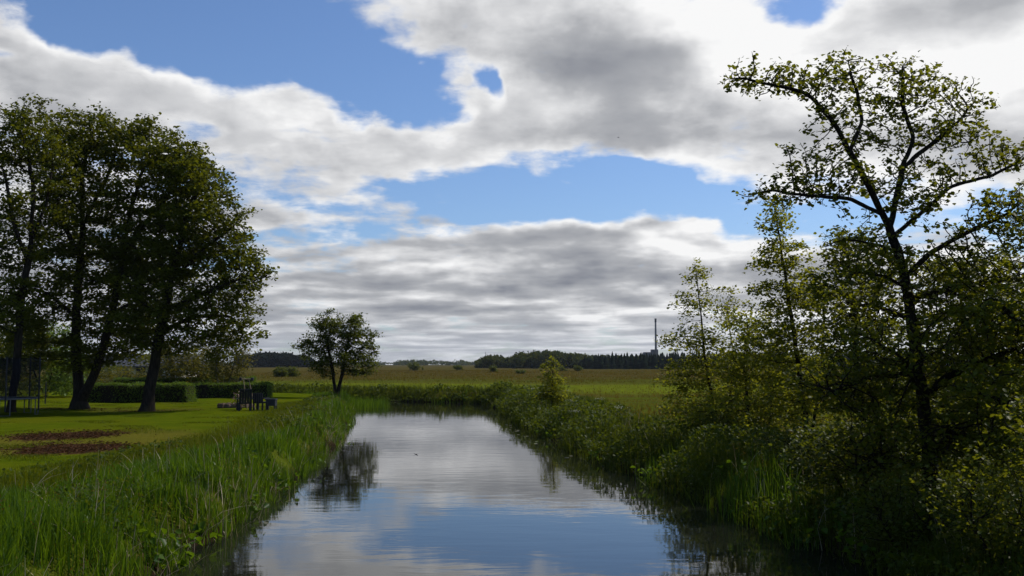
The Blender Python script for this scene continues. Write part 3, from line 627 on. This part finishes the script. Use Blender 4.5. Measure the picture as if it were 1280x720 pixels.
# lone bushes out on the meadow
MG = 'lone bushes out on the meadow'
for px, py, Y, w, h, lb in ((518, 458, 300, 4.2, 2.6, 'dark round bush alone at the far meadow edge, right of the round tree'),
                            (350, 458, 170, 2.4, 1.7, 'pale green meadow bush left of the round tree, left one of a pair'),
                            (364, 458, 172, 2.6, 1.7, 'pale green meadow bush just left of the round tree, right one of a pair'),
                            (616, 460, 260, 2.2, 1.8, 'small bush on the meadow below the left end of the far wood'),
                            (650, 463, 230, 2.2, .9, 'tiny flat dark bush on the meadow in front of the far wood'),
                            (572, 459, 330, 3.2, 2.0, 'faint low bush far off on the meadow, between the round bush and the wood'),
                            (700, 463, 300, 3.0, 1.4, 'low bush against the far wood behind the yellow-green sapling'),
                            (722, 464, 300, 2.6, 1.6, 'greyish bush against the far wood, right of the yellow-green sapling')):
    shrub(px, Y, w, h, M['leaf_bush'], lb, 130, .22, 'meadow_bush', 'bush', MG, 9, (.18, .18, .14), 4, .25, .05, .2)

# --- far woods: masses of crowns nobody could count
def far_wood(name, mat, spots, q, per=260):
    C, S = [], []
    for x, y, w, h in spots:
        n = per; d = rng.normal(size=(n, 3)); d /= np.linalg.norm(d, axis=1)[:, None]; d *= rng.random((n, 1)) ** .4
        z0 = gz(x, y)
        C.append(np.array((x, y, z0 + h * .52)) + d * np.array((w * .5, w * .5, h * .5)) + rng.normal(size=(n, 3)) * .3); S.append(np.full(n, q) * rng.uniform(.6, 1.4, n))
    C = np.concatenate(C); V, F, r = leaves(C, np.concatenate(S), .35)
    return tag(mesh(name, V, F, mat, attrs={'rnd': r}), kind='stuff')
sp_ = []
for i in range(330):
    px = rng.uniform(600, 800); Y = rng.uniform(470, 560); top = np.interp(px, [600, 607, 612, 640, 650, 690, 700, 745], [453, 447, 446, 448, 442, 440, 441, 446]) + rng.uniform(-2, 4)
    h = (455 - top) / FPX * Y + 2.2; sp_.append(((px - 640) / FPX * Y, Y, rng.uniform(4, 7), h))
tag(far_wood('deciduous_wood', M['leaf_far'], sp_, 1.0), 'dense rounded wood beyond the meadow', 'wood')
sp_ = []
for i in range(150):
    px = rng.uniform(300, 390); Y = rng.uniform(600, 660); top = np.interp(px, [315, 325, 355, 385], [444, 441, 441, 447]) + rng.uniform(-.5, 3)
    sp_.append(((px - 640) / FPX * Y, Y, rng.uniform(6, 10), (455 - top) / FPX * Y + 2.2))
tag(far_wood('wooded_rise', M['leaf_conifer'], sp_, 1.3, 200), 'dark low wood on a rise left of the round tree', 'wood')
sp_ = []
for i in range(420):
    px = rng.uniform(-40, 1330); Y = rng.uniform(1300, 1800)
    if px > 1000 and rng.random() < .4: Y = rng.uniform(500, 800)
    top = 453 + 2.0 * math.sin(px * .045) + rng.uniform(-2, 2) - (2 if 540 < px < 600 else 0)
    sp_.append(((px - 640) / FPX * Y, Y, rng.uniform(14, 34), max(3, (455 - top) / FPX * Y + 2.6)))
tag(far_wood('distant_treeline', M['leaf_far'], sp_, 2.6, 70), 'faint line of distant trees along the horizon', 'treeline')
def conifers():
    Vs, Fs, Rs = [], [], []; o = 0
    for i in range(520):
        px = rng.uniform(722, 1330); Y = rng.uniform(400, 490); top = np.interp(px, [720, 745, 800, 860, 870, 1010], [450, 444, 441, 440, 438, 441]) + rng.normal() * 1.6 + 1
        x = (px - 640) / FPX * Y; z0 = gz(x, Y); h = (455 - top) / FPX * Y + 2.2; w = rng.uniform(3.0, 5.2)
        for t in range(9):
            f = t / 9; zb = z0 + h * (.05 + .9 * f); rr = w * .5 * (1 - f) ** .8 + .15; k = 9
            a = rng.uniform(0, 6.28) + np.arange(k) * 2 * math.pi / k; r_ = rr * rng.uniform(.65, 1.2, k)
            ring = np.stack([x + np.cos(a) * r_, Y + np.sin(a) * r_, zb - rng.uniform(0, h * .05, k)], 1)
            Vs.append(np.vstack([ring, [(x, Y, zb + h * .17)]])); Fs.append(np.array([(o + j, o + (j + 1) % k, o + k) for j in range(k)])); Rs.append(np.full(k + 1, rng.random())); o += k + 1
    return tag(mesh('conifer_wood', np.vstack(Vs), np.vstack(Fs), M['leaf_conifer'], attrs={'rnd': np.concatenate(Rs)}), 'dark spiky conifer wood beyond the meadow', 'wood', kind='stuff')
conifers()
sp_ = [((px - 640) / FPX * 480, 480 + rng.uniform(0, 30), 9, rng.uniform(4.5, 6.0)) for px in np.arange(735, 1330, 2.5)]
tag(far_wood('wood_interior', M['leaf_conifer'], sp_, 1.2, 160), 'dark interior of the conifer wood', 'wood')

# ------------------------------------------------------------------ grasses and reeds
def blades(B, h, w, lean, seg=3, curve=.5, face=None):
    """curved tapering blades rooted at B"""
    n = len(B); h = np.asarray(h) * np.ones(n); a = rng.uniform(0, 2 * math.pi, n); ld = np.stack([np.cos(a), np.sin(a), 0 * a], 1)
    fa = a + math.pi / 2 + rng.normal(size=n) * .6; wd = np.stack([np.cos(fa), np.sin(fa), 0 * fa], 1); ln = np.abs(rng.normal(size=n)) * lean
    P = []
    for k in range(seg + 1):
        t = k / seg; off = ld * (ln * h * (t * (1 - curve) + curve * t * t))[:, None]
        z = h * t * (1 - .25 * ln * t) ; c = B + off + np.stack([0 * z, 0 * z, z], 1)
        ww = (np.asarray(w) * np.ones(n) * (1 - t ** 1.6) * .5 + .0012)[:, None] * wd; P += [c - ww, c + ww]
    P = np.stack(P, 1); m = 2 * (seg + 1); b = np.arange(n)[:, None] * m
    F = np.concatenate([b + np.array([2 * k, 2 * k + 1, 2 * k + 3, 2 * k + 2]) for k in range(seg)])
    return P.reshape(-1, 3), F, m
def scatter(n, x0, x1, y0, y1, cond, pw=1.0):
    x = rng.uniform(x0, x1, n * 3); u = rng.random(n * 3); y = y0 * (y1 / y0) ** u if pw == 'log' else y0 + (y1 - y0) * u ** pw
    sd = river_sd(x, y); k = cond(x, y, sd); return x[k][:n], y[k][:n], sd[k][:n]
def field(name, mat, x, y, h, w, lean, label=None, cat=None, tint=None, seg=3, sink=.03, curve=.5):
    z = np.maximum(height(x, y), -.35) - sink; B = np.stack([x, y, z], 1); V, F, m = blades(B, h, w, lean, seg, curve)
    t = rng.random(len(x)) if tint is None else np.clip(tint + rng.normal(size=len(x)) * .22, 0, 1)
    print(name, len(x))
    return tag(mesh(name, V, F, mat, attrs={'rnd': np.repeat(t, m)}), label, cat, kind='stuff')
# left reed belt
x, y, sd = scatter(78000, -16, -3.5, 7.5, 78, lambda x, y, s: (x < .5) & (s > -.12) & (x > border(y) + .35 * vnoise(x, y, 1.3, 8)) & (rng.random(x.shape) < .22 + .78 * sm(-.5, .5, vnoise(x, y, 2.6, 61))), 'log')
hh = (.38 + .08 * vnoise(x, y, .9, 4) + .11 * vnoise(x, y, 2.6, 61)) * rng.uniform(.6, 1.3, len(x)) * (1 - .6 * sm(2.0, -.1, x - border(y)))
field('reed_belt', M['reed'], x, y, hh, (.0095 + .0005 * y) * rng.choice((.7, 1.0, 1.8), len(x), p=(.4, .4, .2)), .34, 'tall green reeds along the left bank', 'reeds', tint=.5 + .30 * vnoise(x, y, .7, 6) + .2 * vnoise(x, y, 2.6, 61))
x, y, sd = scatter(4200, -13, -3.5, 8, 70, lambda x, y, s: (x < .5) & (s > -.4) & (s < .5) & (vnoise(x, y, .8, 21) > -.1), 'log')
field('dry_reeds', M['reed_dry'], x, y, rng.uniform(.25, .65, len(x)), .010 + .0004 * y, .9, 'bleached dead reed stalks at the waterline', 'reeds', curve=.8)
x, y, sd = scatter(320, -11, -3.5, 8, 40, lambda x, y, s: (x < .5) & (s > .1) & (x > border(y)), 'log')  # pale blades whose colour stands in for glints of light on the reeds
field('reed_glints', M['reed_dry'], x, y, rng.uniform(.3, .62, len(x)), .008 + .0004 * y, .8, 'pale straw-coloured stalks standing in for light glints on the green reeds', 'reeds', curve=.7)
# longer grass edge and lawn tufts
def in_spot(x, y):
    w = .45 * vnoise(x, y, 1.9, 31)
    return np.maximum(1 - ((x + 13.8) / 1.9) ** 2 - ((y - 30.6) / 2.1) ** 2, 1 - ((x + 11.3) / 1.95) ** 2 - ((y - 25.8) / 1.85) ** 2) + w
x, y, sd = scatter(120000, -32, -6, 13, 58, lambda x, y, s: (x < border(y) + .5) & (s > .8) & (x > -.53 * y - 2) & (in_spot(x, y) < .30 + .5 * rng.random(x.shape)), 'log')
near = sm(3.0, 0.0, border(y) - x)
field('lawn_blades', M['lawn_blade'], x, y, (.035 + .035 * sm(.1, .9, vnoise(x, y, 1.2, 55)) + .20 * near ** 2) * rng.uniform(.6, 1.3, len(x)), .010 + .0005 * y, .5, 'short grass blades of the mown lawn', 'grass', tint=.55 + .35 * vnoise(x, y, .5, 9), seg=2)
# clods and dead leaves on the bare soil and round the tree feet
xa, ya = rng.uniform(-16.5, -8.5, 16000), rng.uniform(23, 33.5, 16000); k = in_spot(xa, ya) + .55 * rng.normal(size=xa.shape) > .45; xa, ya = xa[k][:2600], ya[k][:2600]
xb = np.concatenate([rng.normal(-17.6, 1.2, 260), rng.normal(-21.7, 1.3, 260)]); yb = np.concatenate([rng.normal(47, .7, 260), rng.normal(49.4, .7, 260)])
x, y = np.concatenate([xa, xb]), np.concatenate([ya, yb]); Vv, Ff, rr_ = leaves(np.stack([x, y, height(x, y) + .008 + .015 * rng.random(len(x))], 1), rng.uniform(.03, .10, len(x)), .82, fold=.4, droop=0)
M['litter'] = leaf_mat('litter', (.014, .010, .007), (.10, .052, .028), .1, spec=0)
tag(mesh('leaf_litter', Vv, Ff, M['litter'], attrs={'rnd': rr_ ** 1.6}), 'rusty dead leaves and clods on bare lawn soil', 'litter', kind='stuff')
# weeds among the reeds on the left bank
xh, yh, sdh = scatter(15000, -12, -4.5, 7.5, 60, lambda x, y, s: (x < .5) & (s > .5) & (x > border(y) - .3) & (vnoise(x, y, .55, 71) > .25 - .5 * sm(-7.5, -9.5, x)), 'log')
zh = height(xh, yh) + .36 * rng.random(len(xh)) ** .5
Vv, Ff, rr_ = leaves(np.stack([xh, yh, zh], 1), (.035 + .0014 * yh) * rng.uniform(.6, 1.3, len(xh)), .5)
tag(mesh('bank_weeds', Vv, Ff, M['leaf_herb'], attrs={'rnd': rr_}), 'small-leaved weeds growing among the left bank reeds', 'weeds', kind='stuff')
# right bank: mounded rank grass
def right_side(x, y): return x > np.interp(y, [0, 14, 30, 50, 72, 80], [0, 0, -1.2, -3.8, -6.5, -8])
x, y, sd = scatter(60000, -6, 20, 8.0, 76, lambda x, y, s: right_side(x, y) & (s > -.15) & (s < 3.5 + .05 * y) & ((y > 13) | (rng.random(x.shape) < .4)), 'log')
mound = .5 + .5 * vnoise(x, y, .8, 14)
hh = (.22 + .42 * sm(.1, .9, mound)) * rng.uniform(.6, 1.3, len(x)) * (.6 + .4 * sm(4.0, .8, sd))
field('bank_grass', M['bank_blade'], x, y, hh, .012 + .0005 * y, .42, 'rank mounded grass along the right bank', 'grass', tint=.45 + .4 * vnoise(x, y, .6, 15), curve=.65)
xh, yh, sdh = scatter(80000, -6, 18, 8.0, 76, lambda x, y, s: right_side(x, y) & (s > -.12) & (s < 2.6 + .02 * y) & (vnoise(x, y, .8, 14) > -.15), 'log')
zh = np.maximum(height(xh, yh), .05) + (.14 + (.35 + .40 * sm(12, 24, yh)) * sm(.25, .95, .5 + .5 * vnoise(xh, yh, .8, 14))) * rng.random(len(xh)) ** .45
Vv, Ff, rr_ = leaves(np.stack([xh, yh, zh], 1), (.045 + .0016 * yh) * rng.uniform(.6, 1.3, len(xh)), .5)
tag(mesh('bank_herbs', Vv, Ff, M['leaf_herb'], attrs={'rnd': rr_}), 'leafy nettles and herbs in mounds on the right bank', 'herbs', kind='stuff')
# bright reed blades at the right water's edge
x, y, sd = scatter(1500, 2.5, 9, 16, 26, lambda x, y, s: right_side(x, y) & (s > -.25) & (s < .9) & (vnoise(x, y, .9, 44) > .25), 'log')
field('water_edge_blades', M['reed'], x, y, rng.uniform(.6, 1.05, len(x)), .016, .3, 'bright sword-shaped blades at the right waterline', 'reeds')
# far bank
x, y, sd = scatter(26000, -60, 2, 70, 100, lambda x, y, s: (s > -.15) & (s < 3.0) & ((x > -13) & (y > 74) | (y > 79 - x * .12)))
field('far_bank_reeds', M['bank_blade'], x, y, rng.uniform(.3, .62, len(x)), .05, .3, 'dark reed fringe on the far bank of the bend', 'reeds', tint=.35 + .3 * vnoise(x, y, .5, 16))
xh, yh, sdh = scatter(16000, -50, 1, 70, 98, lambda x, y, s: (s > -.2) & (s < 2.2) & ((x > -13) & (y > 74) | (y > 79 - x * .12)))
zh = np.maximum(height(xh, yh), .05) + (.35 + .30 * vnoise(xh, yh, 1.3, 81)) * rng.random(len(xh)) ** .45
Vv, Ff, rr_ = leaves(np.stack([xh, yh, zh], 1), .17 * rng.uniform(.6, 1.3, len(xh)), .4)
tag(mesh('far_bank_herbs', Vv, Ff, M['leaf_herb'], attrs={'rnd': rr_}), 'dark herbs overhanging the far bank of the bend', 'herbs', kind='stuff')
x, y, sd = scatter(2600, -16, -6.5, 64, 77, lambda x, y, s: (s > -2.6) & (s < .6) & (x < -8.2 - .5 * (y - 74)) & (vnoise(x, y, 1.0, 3) > -.4))
field('spit_reeds', M['reed'], x, y, rng.uniform(.5, .9, len(x)) + .2, .03, .15, 'thin reeds standing in the water off the spit', 'reeds')
# meadow
x, y, sd = scatter(60000, -60, 90, 30, 330, lambda x, y, s: (s > 2.0) & ((right_side(x, y) & (x > 0)) | (y > 84)) & (np.abs(x) < .56 * y + 4) & ((np.abs(y - 108 - 8 * vnoise(x, y, .04, 19)) > 20) | (rng.random(x.shape) < .2)), 'log')
field('meadow_grass', M['meadow_blade'], x, y, (.20 + .10 * vnoise(x, y, .25, 17)) * rng.uniform(.5, 1.3, len(x)), .008 + .0007 * y, .4, 'seeding grass of the wide meadow', 'grass', tint=.75 - .75 * sm(82, 92, y) * sm(165, 130, y + 14 * vnoise(x, y, .05, 19)) + .35 * vnoise(x, y * 2.2, .05, 18), seg=2)
# broad leaves at both waterlines
x, y, sd = scatter(1500, -10, 9, 9, 45, lambda x, y, s: (s > -.15) & (s < .9) & (vnoise(x, y, .9, 91) > .2), 'log')
C = np.repeat(np.stack([x, y, np.maximum(height(x, y), 0)], 1), 5, 0); C = C + np.abs(rng.normal(size=C.shape)) * np.array((.1, .1, .16)) * rng.choice((-1, 1), C.shape) * np.array((1, 1, 0)) + np.stack([0 * C[:, 0], 0 * C[:, 0], rng.uniform(.05, .40, len(C))], 1)
Vv, Ff, rr_ = leaves(C, rng.uniform(.08, .17, len(C)), .55, fold=.4, droop=.6); tag(mesh('broad_leaves', Vv, Ff, M['reed'], attrs={'rnd': rr_}), 'broad dock-like leaves along the waterlines', 'leaves', kind='stuff')
# seed heads nodding over the reeds and the bank grass
x, y, sd = scatter(900, -12, 10, 9, 60, lambda x, y, s: (s > .1) & (s < 3.5) & ((x > border(y) + .5)) & (vnoise(x, y, .7, 33) > -.2), 'log')
field('seed_stalks', M['reed_dry'], x, y, rng.uniform(.45, .85, len(x)), .005 + .00025 * y, .35, 'thin straw-coloured flowering stalks above the grass', 'stalks', curve=.6)
hd = np.stack([x, y, height(x, y) + rng.uniform(.45, .75, len(x))], 1); hd = np.repeat(hd, 5, 0) + rng.normal(size=(len(x) * 5, 3)) * np.array((.025, .025, .07))
Vv, Ff, rr_ = leaves(hd, .035, .1, droop=-1.5, aspect=.5); tag(mesh('seed_heads', Vv, Ff, M['meadow_blade'], attrs={'rnd': np.clip(rr_ + .6, 0, 1)}), 'brownish seed heads above the bank grass', 'seed heads', kind='stuff')
# white umbels on the right bank
x, y, sd = scatter(9, 0, 10, 30, 60, lambda x, y, s: right_side(x, y) & (s > .8) & (s < 4.5))
C = []
for a, b_ in zip(x, y):
    z = gz(a, b_) + rng.uniform(.6, 1.0); C.append(np.array((a, b_, z)) + rng.normal(size=(26, 3)) * np.array((.11, .11, .03)))
Vv, Ff, rr_ = leaves(np.concatenate(C), .045, .8); tag(mesh('white_umbels', Vv, Ff, M['flower'], attrs={'rnd': rr_}), 'white umbels flowering on the right bank', 'flowers', kind='stuff')
# floating weed
x, y, sd = scatter(200, -4, 6, 19, 50, lambda x, y, s: right_side(x, y) & (s < -.05) & (s > -1.0) & (vnoise(x, y, .8, 51) > .35))
Vv, Ff, rr_ = leaves(np.stack([x, y, 0 * x + .012], 1), rng.uniform(.06, .2, len(x)), .995, fold=0.0, droop=0); Vv[:, 2] = .012 + .004 * np.repeat(np.arange(len(x)) % 5, 6) / 5
tag(mesh('floating_weed', Vv, Ff, M['pale'], attrs={'rnd': rr_}), 'pale floating weed along the right waterline', 'weed', kind='stuff')

# ------------------------------------------------------------------ garden things
def hedge(x0, x1, y0, dep, h, label):
    xc, yc = (x0 + x1) / 2, y0 + dep / 2; z0 = gz(xc, yc) - .05; L = x1 - x0
    root = empty('clipped_hedge', (xc, yc, z0)); core = MB(); core.box((0, 0, h * .48), (L - .12, dep - .12, h * .94), bev=.06); core.build('stems', M['bark_dark'], root)
    n = int(2 * (L * dep + L * h * 2 + dep * h * 2) * 190)
    f = rng.choice(5, n, p=np.array([L * dep, L * h, L * h, dep * h, dep * h]) / (L * dep + 2 * L * h + 2 * dep * h))
    u = rng.uniform(-.5, .5, (n, 3)) * np.array((L, dep, h)); u[:, 2] += h / 2
    u[f == 0, 2] = h; u[f == 1, 1] = -dep / 2; u[f == 2, 1] = dep / 2; u[f == 3, 0] = -L / 2; u[f == 4, 0] = L / 2
    u += rng.normal(size=u.shape) * .045 + .07 * np.stack([vnoise(u[:, 0], u[:, 2], 3, 1), vnoise(u[:, 0] + 5, u[:, 1], 3, 2), vnoise(u[:, 0], u[:, 1], 2.5, 4)], 1)
    V, F, r = leaves(u, rng.uniform(.05, .10, n), .25); mesh('leaves', V, F, M['leaf_hedge'], root, attrs={'rnd': r})
    return tag(root, label, 'hedge', 'clipped garden hedges')
hedge(-24.2, -18.4, 56.0, 1.5, 1.05, 'low clipped hedge behind the leaning tree, with a sunlit squared end')
hedge(-20.6, -15.7, 63.5, 1.2, .95, 'low dark clipped hedge behind the garden seats')
hedge(-29.5, -22.6, 73.0, 1.2, 1.15, 'dark clipped hedge farther back in front of the low house')
hedge(-24.6, -20.2, 76.5, 1.2, 1.2, 'rearmost clipped hedge right of the leaning tree, before the olive bush')

# low house behind the hedges
hb = np.array((-38.0, 100.0, 0)); hb[2] = gz(hb[0], hb[1]); hs = empty('low_house', hb)
w = MB(); w.box((0, 0, 1.0), (11, 6, 2.1)); w.build('wall', M['wall'], hs)
r_ = MB(); r_.add([(-5.9, -3.6, 2.05), (5.9, -3.6, 2.05), (5.9, 3.6, 2.05), (-5.9, 3.6, 2.05), (-5.9, 0, 3.25), (5.9, 0, 3.25), (-5.9, -3.6, 1.93), (5.9, -3.6, 1.93), (5.9, 3.6, 1.93), (-5.9, 3.6, 1.93)],
     [(0, 1, 5, 4), (2, 3, 4, 5), (0, 4, 3), (1, 2, 5), (6, 9, 8, 7), (0, 6, 7, 1), (1, 7, 8, 2), (2, 8, 9, 3), (3, 9, 6, 0)])
rf = r_.build('roof', M['roof'], hs); c_ = MB(); c_.box((2.6, .3, 3.4), (.6, .6, .7)); c_.build('chimney', M['stone'], rf)
for dx in (-3.2, -.2, 3.0):
    wf = MB(); wf.box((dx, -3.02, 1.25), (1.3, .06, 1.0)); o = wf.build('window', M['pale'], hs); gp = MB(); gp.box((dx, -3.053, 1.25), (1.14, .01, .84)); gp.build('pane', M['glass'], o)
d_ = MB(); d_.box((1.5, -3.02, .98), (.95, .06, 1.95)); d_.build('door', M['charcoal'], hs)
tag(hs, 'low grey-roofed house half hidden behind hedges and trunks', 'house')

# trampoline
tx, ty = -22.1, 42.6; tb = np.array((tx - .1, ty, gz(tx, ty))); tr = empty('trampoline', tb); rad = 1.65
ring = MB(); ring.tube([(math.cos(a) * rad, math.sin(a) * rad, .72) for a in np.linspace(0, 2 * math.pi, 33)], .03, 8); ring.build('frame', M['steel'], tr, True)
mt = MB(); mt.V = [(math.cos(a) * (rad - .12), math.sin(a) * (rad - .12), z) for z in (.70, .72) for a in np.linspace(0, 2 * math.pi, 33)[:-1]]
mt.F = [tuple(range(31, -1, -1)), tuple(range(32, 64))] + [(i, (i + 1) % 32, 32 + (i + 1) % 32, 32 + i) for i in range(32)]; mt.build('jumping_mat', M['charcoal'], tr)
for k in range(6):
    a = k * math.pi / 3 + .15; lg = MB(); lg.tube([(math.cos(a - .12) * rad, math.sin(a - .12) * rad, .70), (math.cos(a - .12) * rad, math.sin(a - .12) * rad, .03), (math.cos(a + .12) * rad, math.sin(a + .12) * rad, .03), (math.cos(a + .12) * rad, math.sin(a + .12) * rad, .70)], .022, 6)
    lg.build('leg', M['steel'], tr); pp = MB(); pp.tube([(math.cos(a) * (rad + .06), math.sin(a) * (rad + .06), .2), (math.cos(a) * (rad + .06), math.sin(a) * (rad + .06), 2.5)], .035, 8); pp.build('net_post', M['charcoal'], tr)
def net_mat():
    m, q = new_mat('safety_net'); t = q.n('ShaderNodeTexCoord'); wv = q.noise(t.outputs['Object'], 60, 1)
    d = q.n('ShaderNodeBsdfDiffuse'); d.inputs[0].default_value = (.012, .013, .018, 1); tr_ = q.n('ShaderNodeBsdfTransparent'); mx = q.n('ShaderNodeMixShader')
    q.put(mx.inputs[0], q.ramp(wv, .42, .60, .15, .70)); q.nt.links.new(tr_.outputs[0], mx.inputs[1]); q.nt.links.new(d.outputs[0], mx.inputs[2]); finish(q, mx.outputs[0]); return m
nv = [(math.cos(a) * rad, math.sin(a) * rad, z) for z in (.76, 2.45) for a in np.linspace(0, 2 * math.pi, 49)[:-1]]
mesh('safety_net', nv, np.array([(i, (i + 1) % 48, 48 + (i + 1) % 48, 48 + i) for i in range(48)]), net_mat(), tr, True)
tag(tr, 'round trampoline with a dark safety net and pale steel legs under the leftmost tree', 'trampoline')

# stake with a tuft at its foot
b = foot(60, 54); st = empty('garden_stake', b); s_ = MB(); s_.tube([(0, 0, 0), (.01, 0, 1.25)], .035, 8); s_.build('post', M['charcoal'], st)
tag(st, 'thin dark stake standing on the sunny lawn left of the forked tree', 'stake')
# dark garden chairs seen from behind
def chair(px, Y, w, hback, tilt, rz, label, arms=True):
    b = foot(px, Y); b[2] += .08; c = empty('garden_chair', b, rz)
    s_ = MB(); s_.box((0, .05, .36), (w, .55, .07), bev=.02); s_.build('seat', M['charcoal'], c)
    bk = MB()
    for i in range(5):
        xx = (i - 2) * w / 5; bk.box((xx, -.22 - math.tan(tilt) * (hback - .33) / 2, .33 + (hback - .33) / 2), (w / 5 - .012, .03, (hback - .33) / math.cos(tilt)), (tilt, 0, 0))
    bk.build('backrest', M['charcoal'], c)
    for sx in (-1, 1):
        for yy in (-.2, .28):
            l = MB(); l.box((sx * (w / 2 - .04), yy, .165), (.06, .06, .33)); l.build('leg', M['charcoal'], c)
        if arms:
            a_ = MB(); a_.box((sx * (w / 2 + .03), .03, .56), (.09, .6, .035)); a_.box((sx * (w / 2 + .03), .28, .28), (.05, .05, .54)); a_.build('armrest', M['charcoal'], c)
    return tag(c, label, 'chair', 'dark garden chairs round the fire pit')
chair(308, 46.2, .58, 1.02, .30, .35, 'dark high-backed garden chair tilted back, beside the pale poles')
chair(327, 46.6, .52, .80, .12, -.2, 'dark lower garden chair next to the small side table')
b = foot(341, 46.6); b[2] += .08; tb_ = empty('side_table', b); t_ = MB(); t_.box((0, 0, .50), (.50, .45, .05), bev=.015); t_.build('table_top', M['charcoal'], tb_)
ap = MB(); ap.box((0, 0, .34), (.44, .40, .27)); ap.build('crate_body', M['charcoal'], tb_)
for sx in (-1, 1):
    for sy in (-1, 1): l = MB(); l.box((sx * .19, sy * .17, .102), (.05, .05, .204)); l.build('leg', M['charcoal'], tb_)
tag(tb_, 'small dark boxy side table at the right of the garden chairs', 'table')
# pole frame over the fire pit
b = foot(308, 47.6); b[2] += .08; pf = empty('pole_frame', b)
for x0, x1 in ((.12, -.10), (.50, .16)):
    l = MB(); l.tube([(x0, 0, 0), (x1, .05, 1.42)], .022, 8); l.build('pole', M['wood_pale'], pf)
l = MB(); l.tube([(-.22, .05, 1.44), (.30, .05, 1.44)], .028, 8); l.build('crossbar', M['wood_pale'], pf)
for xx in (-.24, .32): l = MB(); l.box((xx, .05, 1.44), (.12, .12, .15), bev=.02); l.build('end_block', M['charcoal'], pf)
tag(pf, 'two leaning pale poles with a crossbar behind the dark garden chairs', 'pole frame')
b = foot(296, 49.5); b[2] += .08; fp = empty('fire_pit', b); s_ = MB()
for k in range(14):
    a = k * 2 * math.pi / 14; s_.box((math.cos(a) * .75, math.sin(a) * .75, .09), (.30, .22, .22), (rng.normal() * .1, rng.normal() * .1, a + math.pi / 2), .85, .04)
s_.build('stone_ring', M['stone'], fp); a_ = MB(); a_.V = [(math.cos(a) * .66 * k, math.sin(a) * .66 * k, z) for k, z in ((1, .03), (.5, .10)) for a in np.linspace(0, 6.283, 17)[:-1]]
a_.F = [(i, (i + 1) % 16, 16 + (i + 1) % 16, 16 + i) for i in range(16)] + [tuple(range(16, 32))]; a_.build('ash_heap', M['charcoal'], fp)
tag(fp, 'low ring of brownish stones on the lawn left of the high-backed chair', 'fire pit')
b = foot(301, 47.0); b[2] += .08; fl = empty('flower_pot', b); p_ = MB(); p_.tube([(0, 0, 0), (0, 0, .30)], [.13, .19], 12); p_.build('pot', M['stone'], fl, True)
Cc = rng.normal(size=(120, 3)) * np.array((.16, .16, .18)) + np.array((0, 0, .55)); V_, F_, r2 = leaves(Cc, .09, .3); mesh('foliage', V_, F_, M['leaf_bush'], fl, attrs={'rnd': r2})
M['pink'] = leaf_mat('pink', (.4, .16, .2), (.6, .4, .42), .3, tcol=(.5, .25, .28)); V_, F_, r2 = leaves(Cc[:45] * np.array((1.1, 1.1, 1)) + np.array((0, 0, .05)), .07, .3); mesh('blossom', V_, F_, M['pink'], fl, attrs={'rnd': r2})
tag(fl, 'potted plant with pinkish blossom left of the high-backed chair', 'plant pot')

# the air over the flat land: a thin even haze
bx = MB(); bx.box((0, 1000, 33), (5600, 4000, 70)); hz = bx.build('haze', None); hz['kind'] = 'stuff'
m, q = new_mat('haze_air'); pv = q.n('ShaderNodeVolumePrincipled'); pv.inputs['Density'].default_value = .00006; pv.inputs['Color'].default_value = (.80, .88, 1.0, 1); pv.inputs['Anisotropy'].default_value = .2
o_ = q.n('ShaderNodeOutputMaterial'); m.node_tree.links.new(pv.outputs[0], o_.inputs['Volume']); hz.data.materials.append(m)

# power station chimney on the horizon
cb = np.array(((819.5 - 640) / FPX * 1200, 1200, 0.0)); cb[2] = gz(cb[0], 1200); ch = empty('chimney_stack', cb)
c_ = MB(); c_.tube([(0, 0, 0), (0, 0, 30), (0, 0, 57)], [1.6, 1.25, 1.0], 16); c_.build('flue', M['concrete'], ch, True)
c_ = MB(); c_.tube([(0, 0, 53.5), (0, 0, 58)], [1.25, 1.25], 16); c_.build('cap', M['charcoal'], ch)
c_ = MB(); c_.box((-1, 6, 10), (8, 10, 20.5)); c_.box((-9, 8, 8.5), (10, 10, 17)); c_.build('boiler_house', M['concrete'], ch)
tag(ch, 'tall thin grey chimney rising beyond the conifer wood', 'chimney')
mb = np.array(((607 - 640) / FPX * 900, 900, 0.0)); mb[2] = gz(mb[0], 900); ms = empty('lattice_mast', mb); m_ = MB(); m_.tube([(0, 0, 0), (0, 0, 13)], [.28, .14], 6); m_.build('shaft', M['concrete'], ms)
c_ = MB(); c_.box((0, 0, 11.5), (1.6, .15, .15)); c_.build('crossarm', M['concrete'], ms)
tag(ms, 'thin mast above the left end of the far wood', 'mast')
# birds
def bird(p, s, rz, label):
    o = empty('bird', p, rz); b_ = MB(); b_.tube([(-.5 * s, 0, 0), (-.3 * s, 0, .02 * s), (0, 0, .04 * s), (.3 * s, 0, .05 * s), (.48 * s, 0, .04 * s)], [.02 * s, .08 * s, .13 * s, .10 * s, .02 * s], 8); b_.build('body', M['charcoal'], o, True)
    for sy in (-1, 1):
        w_ = MB(); w_.add([(.2 * s, sy * .08 * s, .08 * s), (-.15 * s, sy * .08 * s, .08 * s), (-.2 * s, sy * .55 * s, .28 * s), (.05 * s, sy * .5 * s, .28 * s), (-.3 * s, sy * 1.0 * s, .18 * s)], [(0, 1, 2, 3), (3, 2, 4)]); w_.build('wing', M['charcoal'], o)
    return tag(o, label, 'bird', 'small dark birds in flight')
bird(pt(520, 573, 33) + np.array((0, 0, .12)), .16, 1.1, 'tiny dark bird skimming low over the river water')
bird(pt(773, 172, 140), .3, .4, 'tiny dark bird high in front of the grey cloud')
